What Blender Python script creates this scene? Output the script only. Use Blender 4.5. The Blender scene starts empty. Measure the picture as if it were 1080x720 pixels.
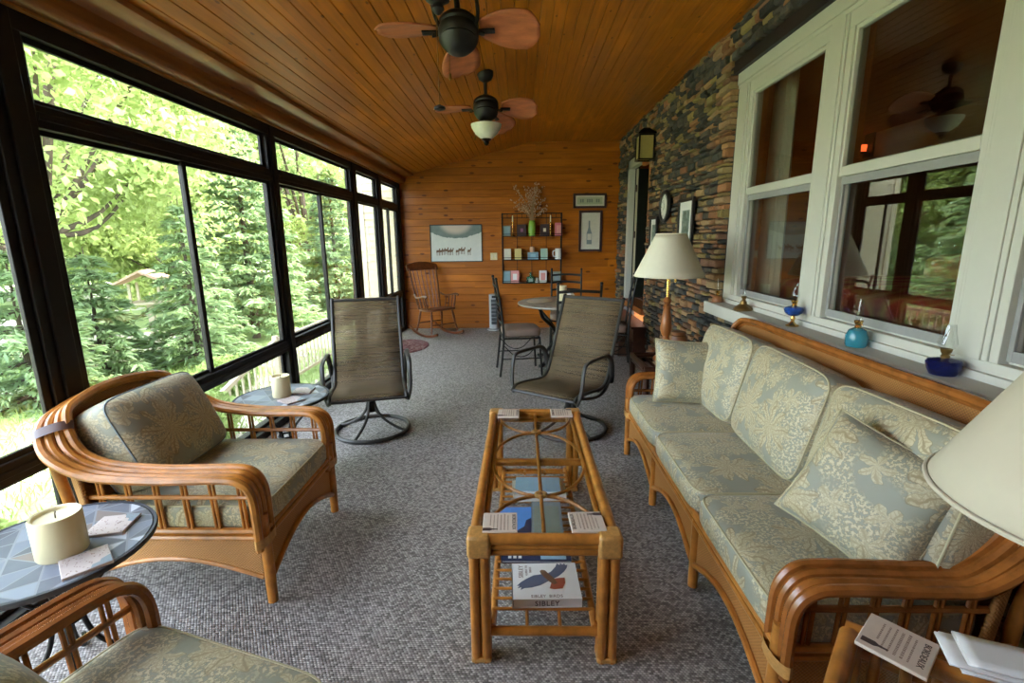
import bpy, math, random
import numpy as np
from mathutils import Vector, Matrix, Euler

random.seed(7)
PI = math.pi
SC = bpy.context.scene
COL = SC.collection

# ---------------------------------------------------------------- camera, sky, sun, exposure
cam_d = bpy.data.cameras.new('camera')
cam_d.lens = 17.0; cam_d.sensor_width = 36.0; cam_d.clip_start = 0.02; cam_d.clip_end = 500
cam = bpy.data.objects.new('camera', cam_d); COL.objects.link(cam)
_f = 510.0
_dy = Vector((10, 108, -_f)).normalized()
_up = -Vector((25, -2606, -_f)).normalized(); _up = (_up - _dy*_up.dot(_dy)).normalized()
_xr = _dy.cross(_up)
# rows of the world-from-camera rotation are the world axes seen by the camera
_R = Matrix((_xr, _dy, _up))
cam.matrix_world = Matrix.Translation((0, 0, 1.5)) @ _R.to_4x4()
SC.camera = cam

W = bpy.data.worlds.new('sky'); SC.world = W; W.use_nodes = True
_nt = W.node_tree; _bg = _nt.nodes['Background']
_sky = _nt.nodes.new('ShaderNodeTexSky'); _sky.sky_type = 'NISHITA'; _sky.sun_disc = False
_sky.sun_elevation = math.radians(52); _sky.sun_rotation = math.radians(60); _sky.air_density = 1.0; _sky.dust_density = 3.0
_mx = _nt.nodes.new('ShaderNodeMix'); _mx.data_type = 'RGBA'; _mx.inputs[0].default_value = 0.75
_nt.links.new(_sky.outputs[0], _mx.inputs[6]); _mx.inputs[7].default_value = (1.0, 0.97, 1.01, 1)
_nt.links.new(_mx.outputs[2], _bg.inputs[0]); _bg.inputs[1].default_value = 20.0

sun_d = bpy.data.lights.new('sun', 'SUN'); sun_d.energy = 21.0; sun_d.angle = math.radians(1.2); sun_d.color = (1.0, 0.90, 0.80)
sun = bpy.data.objects.new('sun', sun_d); COL.objects.link(sun)
sun.rotation_euler = Vector((-0.50, -0.30, -1.0)).to_track_quat('-Z', 'Y').to_euler()

SC.view_settings.view_transform = 'Standard'; SC.view_settings.look = 'None'
SC.view_settings.gamma = 1.0; SC.view_settings.use_curve_mapping = False
SC.view_settings.exposure = -1.15
try:
    SC.cycles.max_bounces = 10; SC.cycles.diffuse_bounces = 6; SC.cycles.glossy_bounces = 4
    SC.cycles.transmission_bounces = 6; SC.cycles.transparent_max_bounces = 24
    SC.cycles.sample_clamp_indirect = 8.0
except Exception: pass

# ---------------------------------------------------------------- materials
class NT:
    def __init__(s, name):
        s.m = bpy.data.materials.new(name); s.m.use_nodes = True
        s.t = s.m.node_tree; s.b = s.t.nodes['Principled BSDF']; s.out = s.t.nodes['Material Output']
    def n(s, typ, props=None, ins=None):
        nd = s.t.nodes.new(typ)
        for k, v in (props or {}).items(): setattr(nd, k, v)
        for k, v in (ins or {}).items(): s.put(nd.inputs[k], v)
        return nd
    def put(s, sock, v):
        if isinstance(v, bpy.types.NodeSocket): s.t.links.new(v, sock)
        else:
            if isinstance(v, tuple) and len(v) == 3 and sock.type == 'RGBA': v = v + (1,)
            sock.default_value = v
    def mth(s, op, a, b=0.0, c=0.0):
        return s.n('ShaderNodeMath', {'operation': op}, {0: a, 1: b, 2: c}).outputs[0]
    def mix(s, f, a, b, mode='MIX'):
        nd = s.n('ShaderNodeMix', {'data_type': 'RGBA', 'blend_type': mode}, {0: f, 6: a, 7: b}); return nd.outputs[2]
    def coord(s, kind='Object'):
        return s.n('ShaderNodeTexCoord').outputs[kind]
    def xyz(s, v):
        nd = s.n('ShaderNodeSeparateXYZ', None, {0: v}); return nd.outputs
    def comb(s, x, y, z=0.0):
        return s.n('ShaderNodeCombineXYZ', None, {0: x, 1: y, 2: z}).outputs[0]
    def scale(s, v, sc):
        return s.n('ShaderNodeVectorMath', {'operation': 'MULTIPLY'}, {0: v, 1: sc}).outputs[0]
    def vop(s, op, a, b):
        nd = s.n('ShaderNodeVectorMath', {'operation': op}, {0: a, 1: b}); return nd.outputs
    def noise(s, v, sc, detail=3.0, rough=0.55, out=0):
        return s.n('ShaderNodeTexNoise', None, {'Vector': v, 'Scale': sc, 'Detail': detail, 'Roughness': rough}).outputs[out]
    def wn(s, v, dim='3D', out=0):
        return s.n('ShaderNodeTexWhiteNoise', {'noise_dimensions': dim}, {'Vector': v}).outputs[out]
    def ramp(s, f, stops, interp='LINEAR'):
        nd = s.n('ShaderNodeValToRGB', None, {0: f}); cr = nd.color_ramp; cr.interpolation = interp
        for p, c in stops[1:-1]: cr.elements.new(p)
        cr.elements[0].position = stops[0][0]; cr.elements[len(cr.elements)-1].position = stops[-1][0]
        for e, (p, c) in zip(cr.elements, stops): e.color = c if len(c) == 4 else tuple(c) + (1,)
        return nd.outputs[0]
    def step(s, f, lo, hi):
        nd = s.n('ShaderNodeMapRange', {'interpolation_type': 'SMOOTHSTEP'}, {0: f, 1: lo, 2: hi, 3: 0.0, 4: 1.0}); return nd.outputs[0]
    def bump(s, h, strength, dist=0.01):
        nd = s.n('ShaderNodeBump', None, {'Height': h, 'Strength': strength, 'Distance': dist}); s.put(s.b.inputs['Normal'], nd.outputs[0])
    def fin(s, col=None, rough=None, metal=None, spec=None):
        if col is not None: s.put(s.b.inputs['Base Color'], col)
        if rough is not None: s.put(s.b.inputs['Roughness'], rough)
        if metal is not None: s.b.inputs['Metallic'].default_value = metal
        if spec is not None: s.b.inputs['Specular IOR Level'].default_value = spec
        return s.m

M = {}
def plain(name, col, rough=0.5, metal=0.0, var=0.12, sc=30.0, spec=0.5):
    t = NT(name); n = t.noise(t.coord(), sc, 3)
    c = t.mix(n, tuple(x*(1-var) for x in col), tuple(min(1, x*(1+var)) for x in col))
    M[name] = t.fin(c, rough, metal, spec); return M[name]

def plank(name, across, along, width, base, rough=0.35, off=0.0, dark=0.6, knots=0.10, spec=0.3):
    t = NT(name); o = t.xyz(t.coord())
    c = t.mth('DIVIDE', t.mth('SUBTRACT', o[across], off), width); idx = t.mth('FLOOR', c)
    al = o[along]
    r1 = t.wn(t.comb(idx, 3.3, 0.0)); 
    seg = t.mth('FLOOR', t.mth('ADD', t.mth('DIVIDE', al, 2.4), t.mth('MULTIPLY', r1, 7.0)))
    r2 = t.wn(t.comb(idx, seg, 1.7))
    gv = t.comb(t.mth('MULTIPLY', al, 1.6), t.mth('MULTIPLY', o[across], 38.0), t.mth('MULTIPLY', r2, 40.0))
    g = t.noise(gv, 1.0, 4, 0.6)
    gl = t.noise(t.comb(t.mth('MULTIPLY', al, 0.9), t.mth('MULTIPLY', o[across], 3.0), r2), 1.0, 3)
    b = Vector(base)
    col = t.ramp(g, [(0.25, tuple(b*dark)), (0.55, tuple(b)), (0.8, (min(1, b.x*1.35), b.y*1.45, b.z*1.6))])
    col = t.mix(t.mth('MULTIPLY', r2, 0.55), col, tuple(b*0.62))
    col = t.mix(t.step(gl, 0.5, 0.75), col, (b.x*1.3, b.y*1.35, b.z*1.3), 'MIX')
    kv = t.comb(t.mth('MULTIPLY', al, 2.6), t.mth('MULTIPLY', o[across], 6.5), 0.0)
    vor = t.n('ShaderNodeTexVoronoi', {'voronoi_dimensions': '2D'}, {'Vector': kv, 'Scale': 1.0})
    kk = t.mth('SUBTRACT', 1.0, t.step(vor.outputs['Distance'], knots*0.55, knots))
    pick = t.mth('GREATER_THAN', t.xyz(vor.outputs['Color'])[0], 0.62)
    col = t.mix(t.mth('MULTIPLY', t.mth('MULTIPLY', kk, pick), 0.85), col, (b.x*0.22, b.y*0.14, b.z*0.12))
    t.bump(g, 0.08, 0.004)
    M[name] = t.fin(col, rough, None, spec); return M[name]

plank('ceiling_pine', 0, 1, 0.088, (0.48, 0.146, 0.011), 0.30, off=0.0, knots=0.06, spec=0.22)
plank('wall_pine', 2, 0, 0.115, (0.41, 0.120, 0.007), 0.40, knots=0.13)
plank('trim_pine', 2, 1, 0.30, (0.30, 0.10, 0.018), 0.32, knots=0.05)

def wood(name, base, rough=0.35, sc=(6, 6, 40), dark=0.55):
    t = NT(name); o = t.scale(t.coord(), sc); n = t.noise(o, 1.0, 4, 0.6); b = Vector(base)
    c = t.ramp(n, [(0.3, tuple(b*dark)), (0.55, tuple(b)), (0.8, tuple(min(1, x*1.35) for x in b))])
    M[name] = t.fin(c, rough); return M[name]
wood('rattan', (0.46, 0.180, 0.032), 0.28, (14, 14, 14), 0.62)
wood('rattan_dark', (0.30, 0.100, 0.019), 0.26, (14, 14, 14), 0.6)
wood('binding', (0.52, 0.27, 0.075), 0.4, (60, 60, 60), 0.75)
wood('lamp_wood', (0.36, 0.12, 0.030), 0.28, (10, 10, 3))
wood('rocker_wood', (0.14, 0.038, 0.011), 0.3, (20, 20, 20))
wood('dark_wood', (0.06, 0.022, 0.012), 0.35, (10, 10, 10))
wood('fan_blade', (0.46, 0.135, 0.050), 0.4, (8, 30, 8), 0.7)
wood('bark', (0.10, 0.075, 0.055), 0.9, (8, 8, 2), 0.5)

def wicker():
    t = NT('wicker'); uv = t.xyz(t.coord('UV'))
    a = t.mth('SINE', t.mth('MULTIPLY', uv[0], 520.0)); c = t.mth('SINE', t.mth('MULTIPLY', uv[1], 520.0))
    h = t.mth('MULTIPLY', a, c); h = t.mth('MULTIPLY_ADD', h, 0.5, 0.5)
    n = t.noise(t.coord('UV'), 9.0, 3)
    col = t.mix(h, (0.25, 0.095, 0.022), (0.50, 0.23, 0.060))
    col = t.mix(t.mth('MULTIPLY', n, 0.35), col, (0.55, 0.26, 0.07))
    t.bump(h, 0.6, 0.004); M['wicker'] = t.fin(col, 0.45)
wicker()

def fabric():
    t = NT('palm_fabric'); uv0 = t.coord('UV')
    nz = t.n('ShaderNodeTexNoise', None, {'Vector': uv0, 'Scale': 22.0, 'Detail': 3.0})
    d = t.scale(t.vop('SUBTRACT', nz.outputs['Color'], (0.5, 0.5, 0.5))[0], (0.045, 0.045, 0.0))
    uv = t.vop('ADD', uv0, d)[0]
    def motif(sc, R, shift, k):
        u = t.vop('ADD', uv, shift)[0]
        v = t.n('ShaderNodeTexVoronoi', {'voronoi_dimensions': '2D'}, {'Vector': u, 'Scale': sc, 'Randomness': 0.75})
        loc = t.vop('SUBTRACT', u, v.outputs['Position'])[0]
        x = t.xyz(loc); r = t.vop('LENGTH', loc, (0, 0, 0))[1]
        th = t.mth('ARCTAN2', x[1], x[0]); rnd = t.xyz(v.outputs['Color'])
        th = t.mth('ADD', th, t.mth('MULTIPLY', rnd[0], 6.0))
        cc = t.mth('ABSOLUTE', t.mth('COSINE', t.mth('MULTIPLY', th, k)))
        rr = t.mth('DIVIDE', r, R)
        thr = t.mth('ADD', t.mth('POWER', rr, 1.6), 0.06)
        m = t.step(t.mth('SUBTRACT', cc, thr), -0.02, 0.04)
        # feathering of the frond: fine ribs on both sides of each midrib
        rib = t.mth('SINE', t.mth('ADD', t.mth('MULTIPLY', r, 420.0), t.mth('MULTIPLY', cc, 9.0)))
        rib = t.mth('MULTIPLY', t.step(rib, 0.2, 0.9), m)
        mid = t.mth('MULTIPLY', t.step(cc, 0.97, 0.995), m)
        edge = t.mth('MULTIPLY', t.step(t.mth('SUBTRACT', cc, thr), -0.09, -0.02), t.mth('SUBTRACT', 1.0, m))
        edge = t.mth('MULTIPLY', edge, t.mth('LESS_THAN', rr, 1.05))
        return m, t.mth('MAXIMUM', t.mth('MAXIMUM', t.mth('MULTIPLY', rib, 0.65), mid), edge)
    m1, l1 = motif(3.4, 0.125, (0, 0, 0), 4.5)
    m2, l2 = motif(7.5, 0.052, (0.37, 0.21, 0), 2.5)
    big = t.noise(uv0, 5.5, 2); fine = t.noise(uv0, 95.0, 4, 0.65)
    clump = t.mth('MULTIPLY', t.step(big, 0.43, 0.53), t.step(fine, 0.48, 0.54))
    cl_line = t.mth('MULTIPLY', t.step(big, 0.40, 0.50), t.mth('SUBTRACT', 1.0, t.mth('MULTIPLY', t.mth('ABSOLUTE', t.mth('SUBTRACT', fine, 0.49)), 22.0)))
    cl_line = t.mth('MAXIMUM', cl_line, 0.0)
    bgn = t.noise(uv0, 7.0, 3)
    bg = t.mix(bgn, (0.235, 0.240, 0.183), (0.310, 0.312, 0.238))
    cream = t.mix(fine, (0.44, 0.385, 0.23), (0.60, 0.53, 0.35))
    m = t.mth('MAXIMUM', t.mth('MAXIMUM', m1, t.mth('MULTIPLY', m2, 0.85)), clump)
    col = t.mix(m, bg, cream)
    ln = t.mth('MINIMUM', t.mth('MAXIMUM', t.mth('MAXIMUM', l1, t.mth('MULTIPLY', l2, 0.7)), t.mth('MULTIPLY', cl_line, 0.8)), 1.0)
    col = t.mix(t.mth('MULTIPLY', ln, 0.75), col, (0.235, 0.175, 0.085))
    weave = t.noise(uv0, 900.0, 1)
    big2 = t.noise(uv0, 12.0, 3)
    t.bump(t.mth('ADD', t.mth('MULTIPLY', big2, 1.0), t.mth('MULTIPLY', weave, 0.05)), 0.16, 0.02)
    t.b.inputs['Sheen Weight'].default_value = 0.15; t.b.inputs['Sheen Roughness'].default_value = 0.4
    M['palm_fabric'] = t.fin(col, 0.58, None, 0.45)
fabric()
plain('piping', (0.42, 0.37, 0.22), 0.8)
plain('piping_blue', (0.20, 0.24, 0.25), 0.8)

def carpet():
    t = NT('carpet'); o = t.coord()
    x = t.xyz(o)
    row = t.mth('DIVIDE', x[1], 0.0085); ri = t.mth('FLOOR', row)
    cx = t.mth('ADD', t.mth('DIVIDE', x[0], 0.0125), t.mth('MULTIPLY', ri, 0.42)); ci = t.mth('FLOOR', cx)
    w = t.wn(t.comb(ci, ri, 0.0)); fx = t.mth('FRACT', cx); fy = t.mth('FRACT', row)
    h = t.mth('MULTIPLY', t.mth('SINE', t.mth('MULTIPLY', fx, PI)), t.mth('SINE', t.mth('MULTIPLY', fy, PI)))
    base = t.ramp(w, [(0.0, (0.15, 0.135, 0.125)), (0.35, (0.34, 0.31, 0.285)), (0.65, (0.52, 0.485, 0.45)), (1.0, (0.74, 0.70, 0.65))])
    col = t.mix(h, t.mix(0.65, base, (0.07, 0.062, 0.06)), base)
    big = t.noise(o, 2.2, 3); col = t.mix(t.mth('MULTIPLY', big, 0.25), col, (0.25, 0.23, 0.215))
    t.bump(h, 0.5, 0.006); M['carpet'] = t.fin(col, 0.65, None, 0.35)
carpet()

def attr_mat(name, rough, bumpsc=60.0, bs=0.25):
    t = NT(name); a = t.n('ShaderNodeAttribute', {'attribute_name': 'Col'}).outputs['Color']
    n = t.noise(t.coord(), bumpsc, 4, 0.65); n2 = t.noise(t.coord(), 14.0, 4, 0.6)
    c = t.mix(t.mth('MULTIPLY', n, 0.75), a, t.mix(0.6, a, (0.05, 0.05, 0.05)))
    c = t.mix(t.mth('MULTIPLY', t.step(n2, 0.5, 0.7), 0.45), c, t.mix(0.5, a, (0.30, 0.19, 0.08)))
    t.bump(n, bs, 0.02); M[name] = t.fin(c, rough, None, 0.3)
attr_mat('stone', 0.8, 55.0, 0.6)

plain('mortar', (0.055, 0.052, 0.048), 0.9)
plain('bronze_frame', (0.011, 0.0095, 0.008), 0.5, 0.0, 0.15, 30.0, 0.25)
plain('white_frame', (0.56, 0.555, 0.49), 0.4, 0, 0.03)
plain('white_trim', (0.52, 0.51, 0.44), 0.5, 0, 0.04)
plain('grey_screen', (0.28, 0.28, 0.27), 0.6)
plain('lintel', (0.012, 0.012, 0.014), 0.5)
plain('black_iron', (0.010, 0.009, 0.008), 0.45, 0.0, 0.12, 30.0, 0.25)
plain('fan_metal', (0.014, 0.013, 0.012), 0.4, 0.0, 0.12, 30.0, 0.3)
plain('sling_frame', (0.034, 0.031, 0.027), 0.42, 0.0, 0.12, 30.0, 0.35)
plain('brass', (0.75, 0.48, 0.15), 0.25, 1.0, 0.06)
plain('old_brass', (0.24, 0.15, 0.05), 0.4, 0.8)
plain('frosted_glass', (0.80, 0.79, 0.68), 0.3)
plain('shade_cloth', (0.74, 0.70, 0.54), 0.8, 0, 0.04)
plain('shade_beige', (0.50, 0.45, 0.34), 0.85, 0, 0.04)  # darker beige than shade_cloth, used on the near lamp only
plain('candle_wax', (0.82, 0.74, 0.46), 0.45, 0, 0.03)
plain('wick', (0.10, 0.08, 0.06), 0.9)
plain('paper_white', (0.80, 0.79, 0.76), 0.6, 0, 0.03)
plain('paper_cream', (0.68, 0.60, 0.47), 0.5, 0, 0.08)
plain('coaster_stone', (0.66, 0.55, 0.44), 0.5, 0, 0.10)
plain('coaster_mottled', (0.52, 0.45, 0.41), 0.5, 0, 0.14)
plain('ink', (0.06, 0.035, 0.030), 0.6)
plain('ink_soft', (0.26, 0.17, 0.13), 0.6)
plain('black_paint', (0.012, 0.012, 0.012), 0.4)
plain('slate_edge', (0.035, 0.04, 0.05), 0.5)
plain('dining_cushion', (0.20, 0.14, 0.105), 0.8)
plain('grey_plastic', (0.36, 0.37, 0.38), 0.4)
plain('dark_plastic', (0.05, 0.055, 0.06), 0.4)
plain('ivory', (0.66, 0.56, 0.33), 0.4)
plain('siding', (0.74, 0.64, 0.46), 0.6, 0, 0.04, 4.0)
plain('room_paint', (0.26, 0.10, 0.032), 0.7)
plain('door_green', (0.012, 0.016, 0.011), 0.4)
plain('door_edge', (0.62, 0.56, 0.40), 0.5)
plain('orange_wood', (0.40, 0.13, 0.028), 0.4)
plain('curtain_cloth', (0.62, 0.60, 0.52), 0.85)
plain('amber_glass', (0.36, 0.30, 0.10), 0.3)
plain('pot_brown', (0.24, 0.09, 0.03), 0.35)
plain('green_glaze', (0.22, 0.42, 0.06), 0.25)
plain('dried_stem', (0.34, 0.22, 0.12), 0.8)
plain('dried_flower', (0.60, 0.37, 0.26), 0.9)
plain('railing_paint', (0.42, 0.37, 0.26), 0.6)
plain('roof_pink', (0.55, 0.36, 0.28), 0.8)
plain('deck', (0.50, 0.45, 0.37), 0.8)
plain('room_carpet', (0.12, 0.05, 0.03), 0.9)
for nm, c in dict(frame_blue=(0.25, 0.40, 0.46), frame_dark=(0.045, 0.018, 0.022), pink=(0.60, 0.16, 0.20), rose=(0.72, 0.32, 0.30),
                  cream_yellow=(0.62, 0.50, 0.20), cream_white=(0.68, 0.66, 0.58), mint=(0.40, 0.56, 0.48), box_blue=(0.20, 0.33, 0.42),
                  grey_green=(0.22, 0.26, 0.22), peach=(0.66, 0.40, 0.28), violet=(0.28, 0.10, 0.22), sky_blue=(0.10, 0.30, 0.72),
                  navy=(0.02, 0.03, 0.08), light_blue=(0.30, 0.48, 0.60), slate_cover=(0.22, 0.27, 0.29), bird_blue=(0.11, 0.13, 0.19), bird_brown=(0.16, 0.085, 0.05),
                  bird_red=(0.34, 0.09, 0.05), sign_green=(0.46, 0.50, 0.36), rust=(0.45, 0.12, 0.06)).items(): plain(nm, c, 0.5)

def glassy(name, tint, refl, rough=0.0):
    # clear sheet: see-through, mirror-like towards grazing angles (Schlick), the same from both sides
    m = bpy.data.materials.new(name); m.use_nodes = True; nt = m.node_tree; nt.nodes.clear()
    o = nt.nodes.new('ShaderNodeOutputMaterial'); tr = nt.nodes.new('ShaderNodeBsdfTransparent'); tr.inputs[0].default_value = tint + (1,)
    gl = nt.nodes.new('ShaderNodeBsdfGlossy'); gl.inputs['Roughness'].default_value = rough; gl.inputs[0].default_value = (1, 1, 1, 1)
    lw = nt.nodes.new('ShaderNodeLayerWeight'); lw.inputs[0].default_value = 0.5
    pw = nt.nodes.new('ShaderNodeMath'); pw.operation = 'POWER'; pw.inputs[1].default_value = 5.0
    ma = nt.nodes.new('ShaderNodeMath'); ma.operation = 'MULTIPLY_ADD'; ma.inputs[1].default_value = 1-refl; ma.inputs[2].default_value = refl
    mx = nt.nodes.new('ShaderNodeMixShader')
    nt.links.new(lw.outputs['Facing'], pw.inputs[0]); nt.links.new(pw.outputs[0], ma.inputs[0]); nt.links.new(ma.outputs[0], mx.inputs[0])
    nt.links.new(tr.outputs[0], mx.inputs[1]); nt.links.new(gl.outputs[0], mx.inputs[2]); nt.links.new(mx.outputs[0], o.inputs[0])
    M[name] = m; return m
glassy('window_glass', (0.97, 0.99, 0.97), 0.02)
glassy('coated_glass', (0.80, 0.82, 0.78), 0.085)
glassy('table_glass', (0.95, 0.97, 0.96), 0.03)
glassy('lamp_chimney', (0.92, 0.93, 0.93), 0.06)
glassy('clear_fine', (0.97, 0.97, 0.97), 0.04)

def tinted(name, col):
    t = NT(name); n = t.noise(t.coord(), 20.0, 2)
    t.b.inputs['Transmission Weight'].default_value = 0.55; t.b.inputs['IOR'].default_value = 1.45
    M[name] = t.fin(t.mix(n, col, tuple(min(1, x*1.25) for x in col)), 0.06)
tinted('cobalt_glass', (0.03, 0.10, 0.42)); tinted('teal_glass', (0.06, 0.34, 0.46)); tinted('navy_glass', (0.012, 0.016, 0.10)); tinted('green_glass', (0.07, 0.26, 0.16))

def sling(name, a, b):
    # open woven mesh cloth: threads with fine see-through holes between them
    t = NT(name); uv = t.xyz(t.coord('UV'))
    r = t.wn(t.comb(0.0, t.mth('FLOOR', t.mth('MULTIPLY', uv[1], 260.0)), 0.0))
    h = t.mth('SINE', t.mth('MULTIPLY', uv[1], 820.0)); st = t.noise(t.comb(t.mth('MULTIPLY', uv[0], 3.0), t.mth('MULTIPLY', uv[1], 90.0), 0.0), 1.0, 3)
    col = t.mix(st, a, b); col = t.mix(t.mth('MULTIPLY', r, 0.35), col, tuple(x*0.55 for x in a))
    t.fin(col, 0.7, None, 0.15)
    tr = t.n('ShaderNodeBsdfTransparent'); mx = t.n('ShaderNodeMixShader', None, {0: 0.22, 1: t.b.outputs[0], 2: tr.outputs[0]})
    t.t.links.new(mx.outputs[0], t.out.inputs[0]); M[name] = t.m
sling('sling_mesh', (0.095, 0.064, 0.032), (0.195, 0.142, 0.078))

def mosaic():
    t = NT('slate_mosaic'); o = t.xyz(t.coord())
    a = t.mth('MULTIPLY', t.mth('ADD', t.mth('MULTIPLY', o[0], 0.94), t.mth('MULTIPLY', o[1], 0.34)), 10.0)
    b = t.mth('MULTIPLY', t.mth('SUBTRACT', t.mth('MULTIPLY', o[1], 0.94), t.mth('MULTIPLY', o[0], 0.34)), 10.0)
    fa, fb = t.mth('FRACT', a), t.mth('FRACT', b)
    par = t.mth('MODULO', t.mth('ABSOLUTE', t.mth('ADD', t.mth('FLOOR', a), t.mth('FLOOR', b))), 2.0)
    d1 = t.mth('SUBTRACT', fa, fb); d2 = t.mth('SUBTRACT', t.mth('ADD', fa, fb), 1.0)
    dd = t.mth('ADD', t.mth('MULTIPLY', d1, par), t.mth('MULTIPLY', d2, t.mth('SUBTRACT', 1.0, par)))
    w = t.wn(t.comb(t.mth('FLOOR', a), t.mth('FLOOR', b), t.mth('GREATER_THAN', dd, 0.0)))
    col = t.ramp(w, [(0.0, (0.11, 0.13, 0.16)), (0.22, (0.17, 0.20, 0.25)), (0.45, (0.085, 0.095, 0.115)), (0.62, (0.20, 0.16, 0.135)), (0.76, (0.24, 0.28, 0.33)), (0.88, (0.52, 0.57, 0.62))], 'CONSTANT')
    n = t.noise(t.coord(), 25.0, 4); col = t.mix(t.mth('MULTIPLY', n, 0.5), col, t.mix(0.5, col, (0.30, 0.30, 0.30)))
    e = t.mth('MINIMUM', t.mth('MINIMUM', t.mth('MINIMUM', fa, t.mth('SUBTRACT', 1.0, fa)), t.mth('MINIMUM', fb, t.mth('SUBTRACT', 1.0, fb))), t.mth('ABSOLUTE', dd))
    col = t.mix(t.mth('LESS_THAN', e, 0.03), col, (0.24, 0.26, 0.28))
    t.bump(n, 0.2, 0.004); M['slate_mosaic'] = t.fin(col, 0.42, None, 0.3)
mosaic()

def stone_top():
    t = NT('table_stone'); n = t.noise(t.coord(), 9.0, 5, 0.65)
    M['table_stone'] = t.fin(t.ramp(n, [(0.3, (0.14, 0.12, 0.09)), (0.5, (0.30, 0.27, 0.21)), (0.7, (0.44, 0.38, 0.28))]), 0.35)
stone_top()

def rug_mat():
    t = NT('red_rug'); o = t.coord(); n = t.noise(o, 90.0, 2); v = t.n('ShaderNodeTexVoronoi', None, {'Vector': o, 'Scale': 42.0})
    c = t.ramp(t.xyz(v.outputs['Color'])[0], [(0.0, (0.07, 0.018, 0.02)), (0.45, (0.16, 0.04, 0.045)), (0.75, (0.22, 0.12, 0.12)), (1.0, (0.32, 0.22, 0.20))])
    t.bump(n, 0.4, 0.004); M['red_rug'] = t.fin(c, 0.95)
rug_mat()
def red_spread():
    t = NT('red_spread'); o = t.coord(); v = t.n('ShaderNodeTexVoronoi', None, {'Vector': o, 'Scale': 7.0}); n = t.noise(o, 5.0, 4)
    c = t.ramp(t.mth('ADD', t.mth('MULTIPLY', n, 0.6), t.mth('MULTIPLY', v.outputs['Distance'], 0.5)), [(0.3, (0.30, 0.02, 0.012)), (0.5, (0.60, 0.07, 0.03)), (0.62, (0.66, 0.28, 0.08)), (0.8, (0.40, 0.03, 0.02))])
    M['red_spread'] = t.fin(c, 0.9)
red_spread()

def grass_mat():
    t = NT('lawn'); o = t.coord(); n = t.noise(o, 1.1, 4); f = t.noise(o, 35.0, 3)
    c = t.mix(f, (0.18, 0.26, 0.08), (0.42, 0.52, 0.22)); 
    c = t.mix(t.step(n, 0.50, 0.58), c, t.mix(f, (0.50, 0.46, 0.38), (0.70, 0.66, 0.58)))
    M['lawn'] = t.fin(c, 0.95, None, 0.1)
grass_mat()

def leaf(name, a, b, tr=0.45):
    t = NT(name); n = t.noise(t.coord(), 2.3, 3); w = t.noise(t.coord(), 17.0, 1)
    c = t.mix(n, a, b); c = t.mix(t.mth('MULTIPLY', w, 0.4), c, b); t.fin(c, 0.55, None, 0.3)
    tl = t.n('ShaderNodeBsdfTranslucent', None, {0: t.mix(0.5, c, (0.42, 0.52, 0.20))})
    mx = t.n('ShaderNodeMixShader', None, {0: tr, 1: t.b.outputs[0], 2: tl.outputs[0]})
    t.t.links.new(mx.outputs[0], t.out.inputs[0]); M[name] = t.m
leaf('leaf_bright', (0.20, 0.30, 0.075), (0.40, 0.48, 0.18))
leaf('leaf_mid', (0.15, 0.26, 0.10), (0.31, 0.42, 0.20))
leaf('needle', (0.125, 0.22, 0.11), (0.29, 0.41, 0.22), 0.45)
leaf('leaf_shrub', (0.15, 0.26, 0.06), (0.36, 0.46, 0.16))

def emit(name, col, s):
    m = bpy.data.materials.new(name); m.use_nodes = True; nt = m.node_tree; nt.nodes.clear()
    o = nt.nodes.new('ShaderNodeOutputMaterial'); e = nt.nodes.new('ShaderNodeEmission'); e.inputs[0].default_value = col + (1,); e.inputs[1].default_value = s
    nt.links.new(e.outputs[0], o.inputs[0]); M[name] = m
emit('bulb_warm', (1.0, 0.50, 0.16), 150.0); emit('flame_red', (1.0, 0.13, 0.03), 6.0)

def mountain_print():
    # winter landscape print: dusky sky, pale glow, snow field
    t = NT('winter_print'); o = t.xyz(t.coord('Object'))
    x, z = o[0], o[2]
    n = t.noise(t.coord('Object'), 14.0, 4)
    hill = t.mth('ADD', t.mth('MULTIPLY', t.mth('MULTIPLY', x, x), 0.55), t.mth('MULTIPLY', n, 0.05))
    sky = t.mth('GREATER_THAN', z, t.mth('ADD', hill, 0.06))
    glow = t.mth('SUBTRACT', 1.0, t.step(t.mth('ADD', t.mth('MULTIPLY', x, x), t.mth('MULTIPLY', t.mth('MULTIPLY', t.mth('SUBTRACT', z, 0.34), t.mth('SUBTRACT', z, 0.34)), 2.0)), 0.03, 0.10))
    skc = t.mix(glow, t.mix(n, (0.10, 0.14, 0.14), (0.20, 0.25, 0.25)), (0.58, 0.48, 0.44))
    snow = t.mix(n, (0.56, 0.58, 0.58), (0.70, 0.70, 0.68))
    M['winter_print'] = t.fin(t.mix(sky, snow, skc), 0.4)
mountain_print()
def photo_print():
    t = NT('photo_print'); o = t.coord('Object'); n = t.noise(o, 16.0, 4)
    M['photo_print'] = t.fin(t.ramp(n, [(0.3, (0.03, 0.05, 0.04)), (0.5, (0.14, 0.20, 0.16)), (0.62, (0.30, 0.36, 0.36)), (0.75, (0.10, 0.12, 0.08))]), 0.3)
photo_print()

# ---------------------------------------------------------------- geometry helpers
def catmull(P, sub=6, closed=False):
    P = [Vector(p) for p in P]; n = len(P); out = []
    rng = n if closed else n-1
    for i in range(rng):
        p1, p2 = P[i], P[(i+1) % n]
        p0 = P[(i-1) % n] if (closed or i > 0) else p1*2 - p2
        p3 = P[(i+2) % n] if (closed or i+2 < n) else p2*2 - p1
        for k in range(sub):
            t = k/sub
            out.append(0.5*((2*p1) + (p2-p0)*t + (2*p0-5*p1+4*p2-p3)*t*t + (3*p1-p0-3*p2+p3)*t**3))
    if not closed: out.append(P[-1].copy())
    return out

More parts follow.
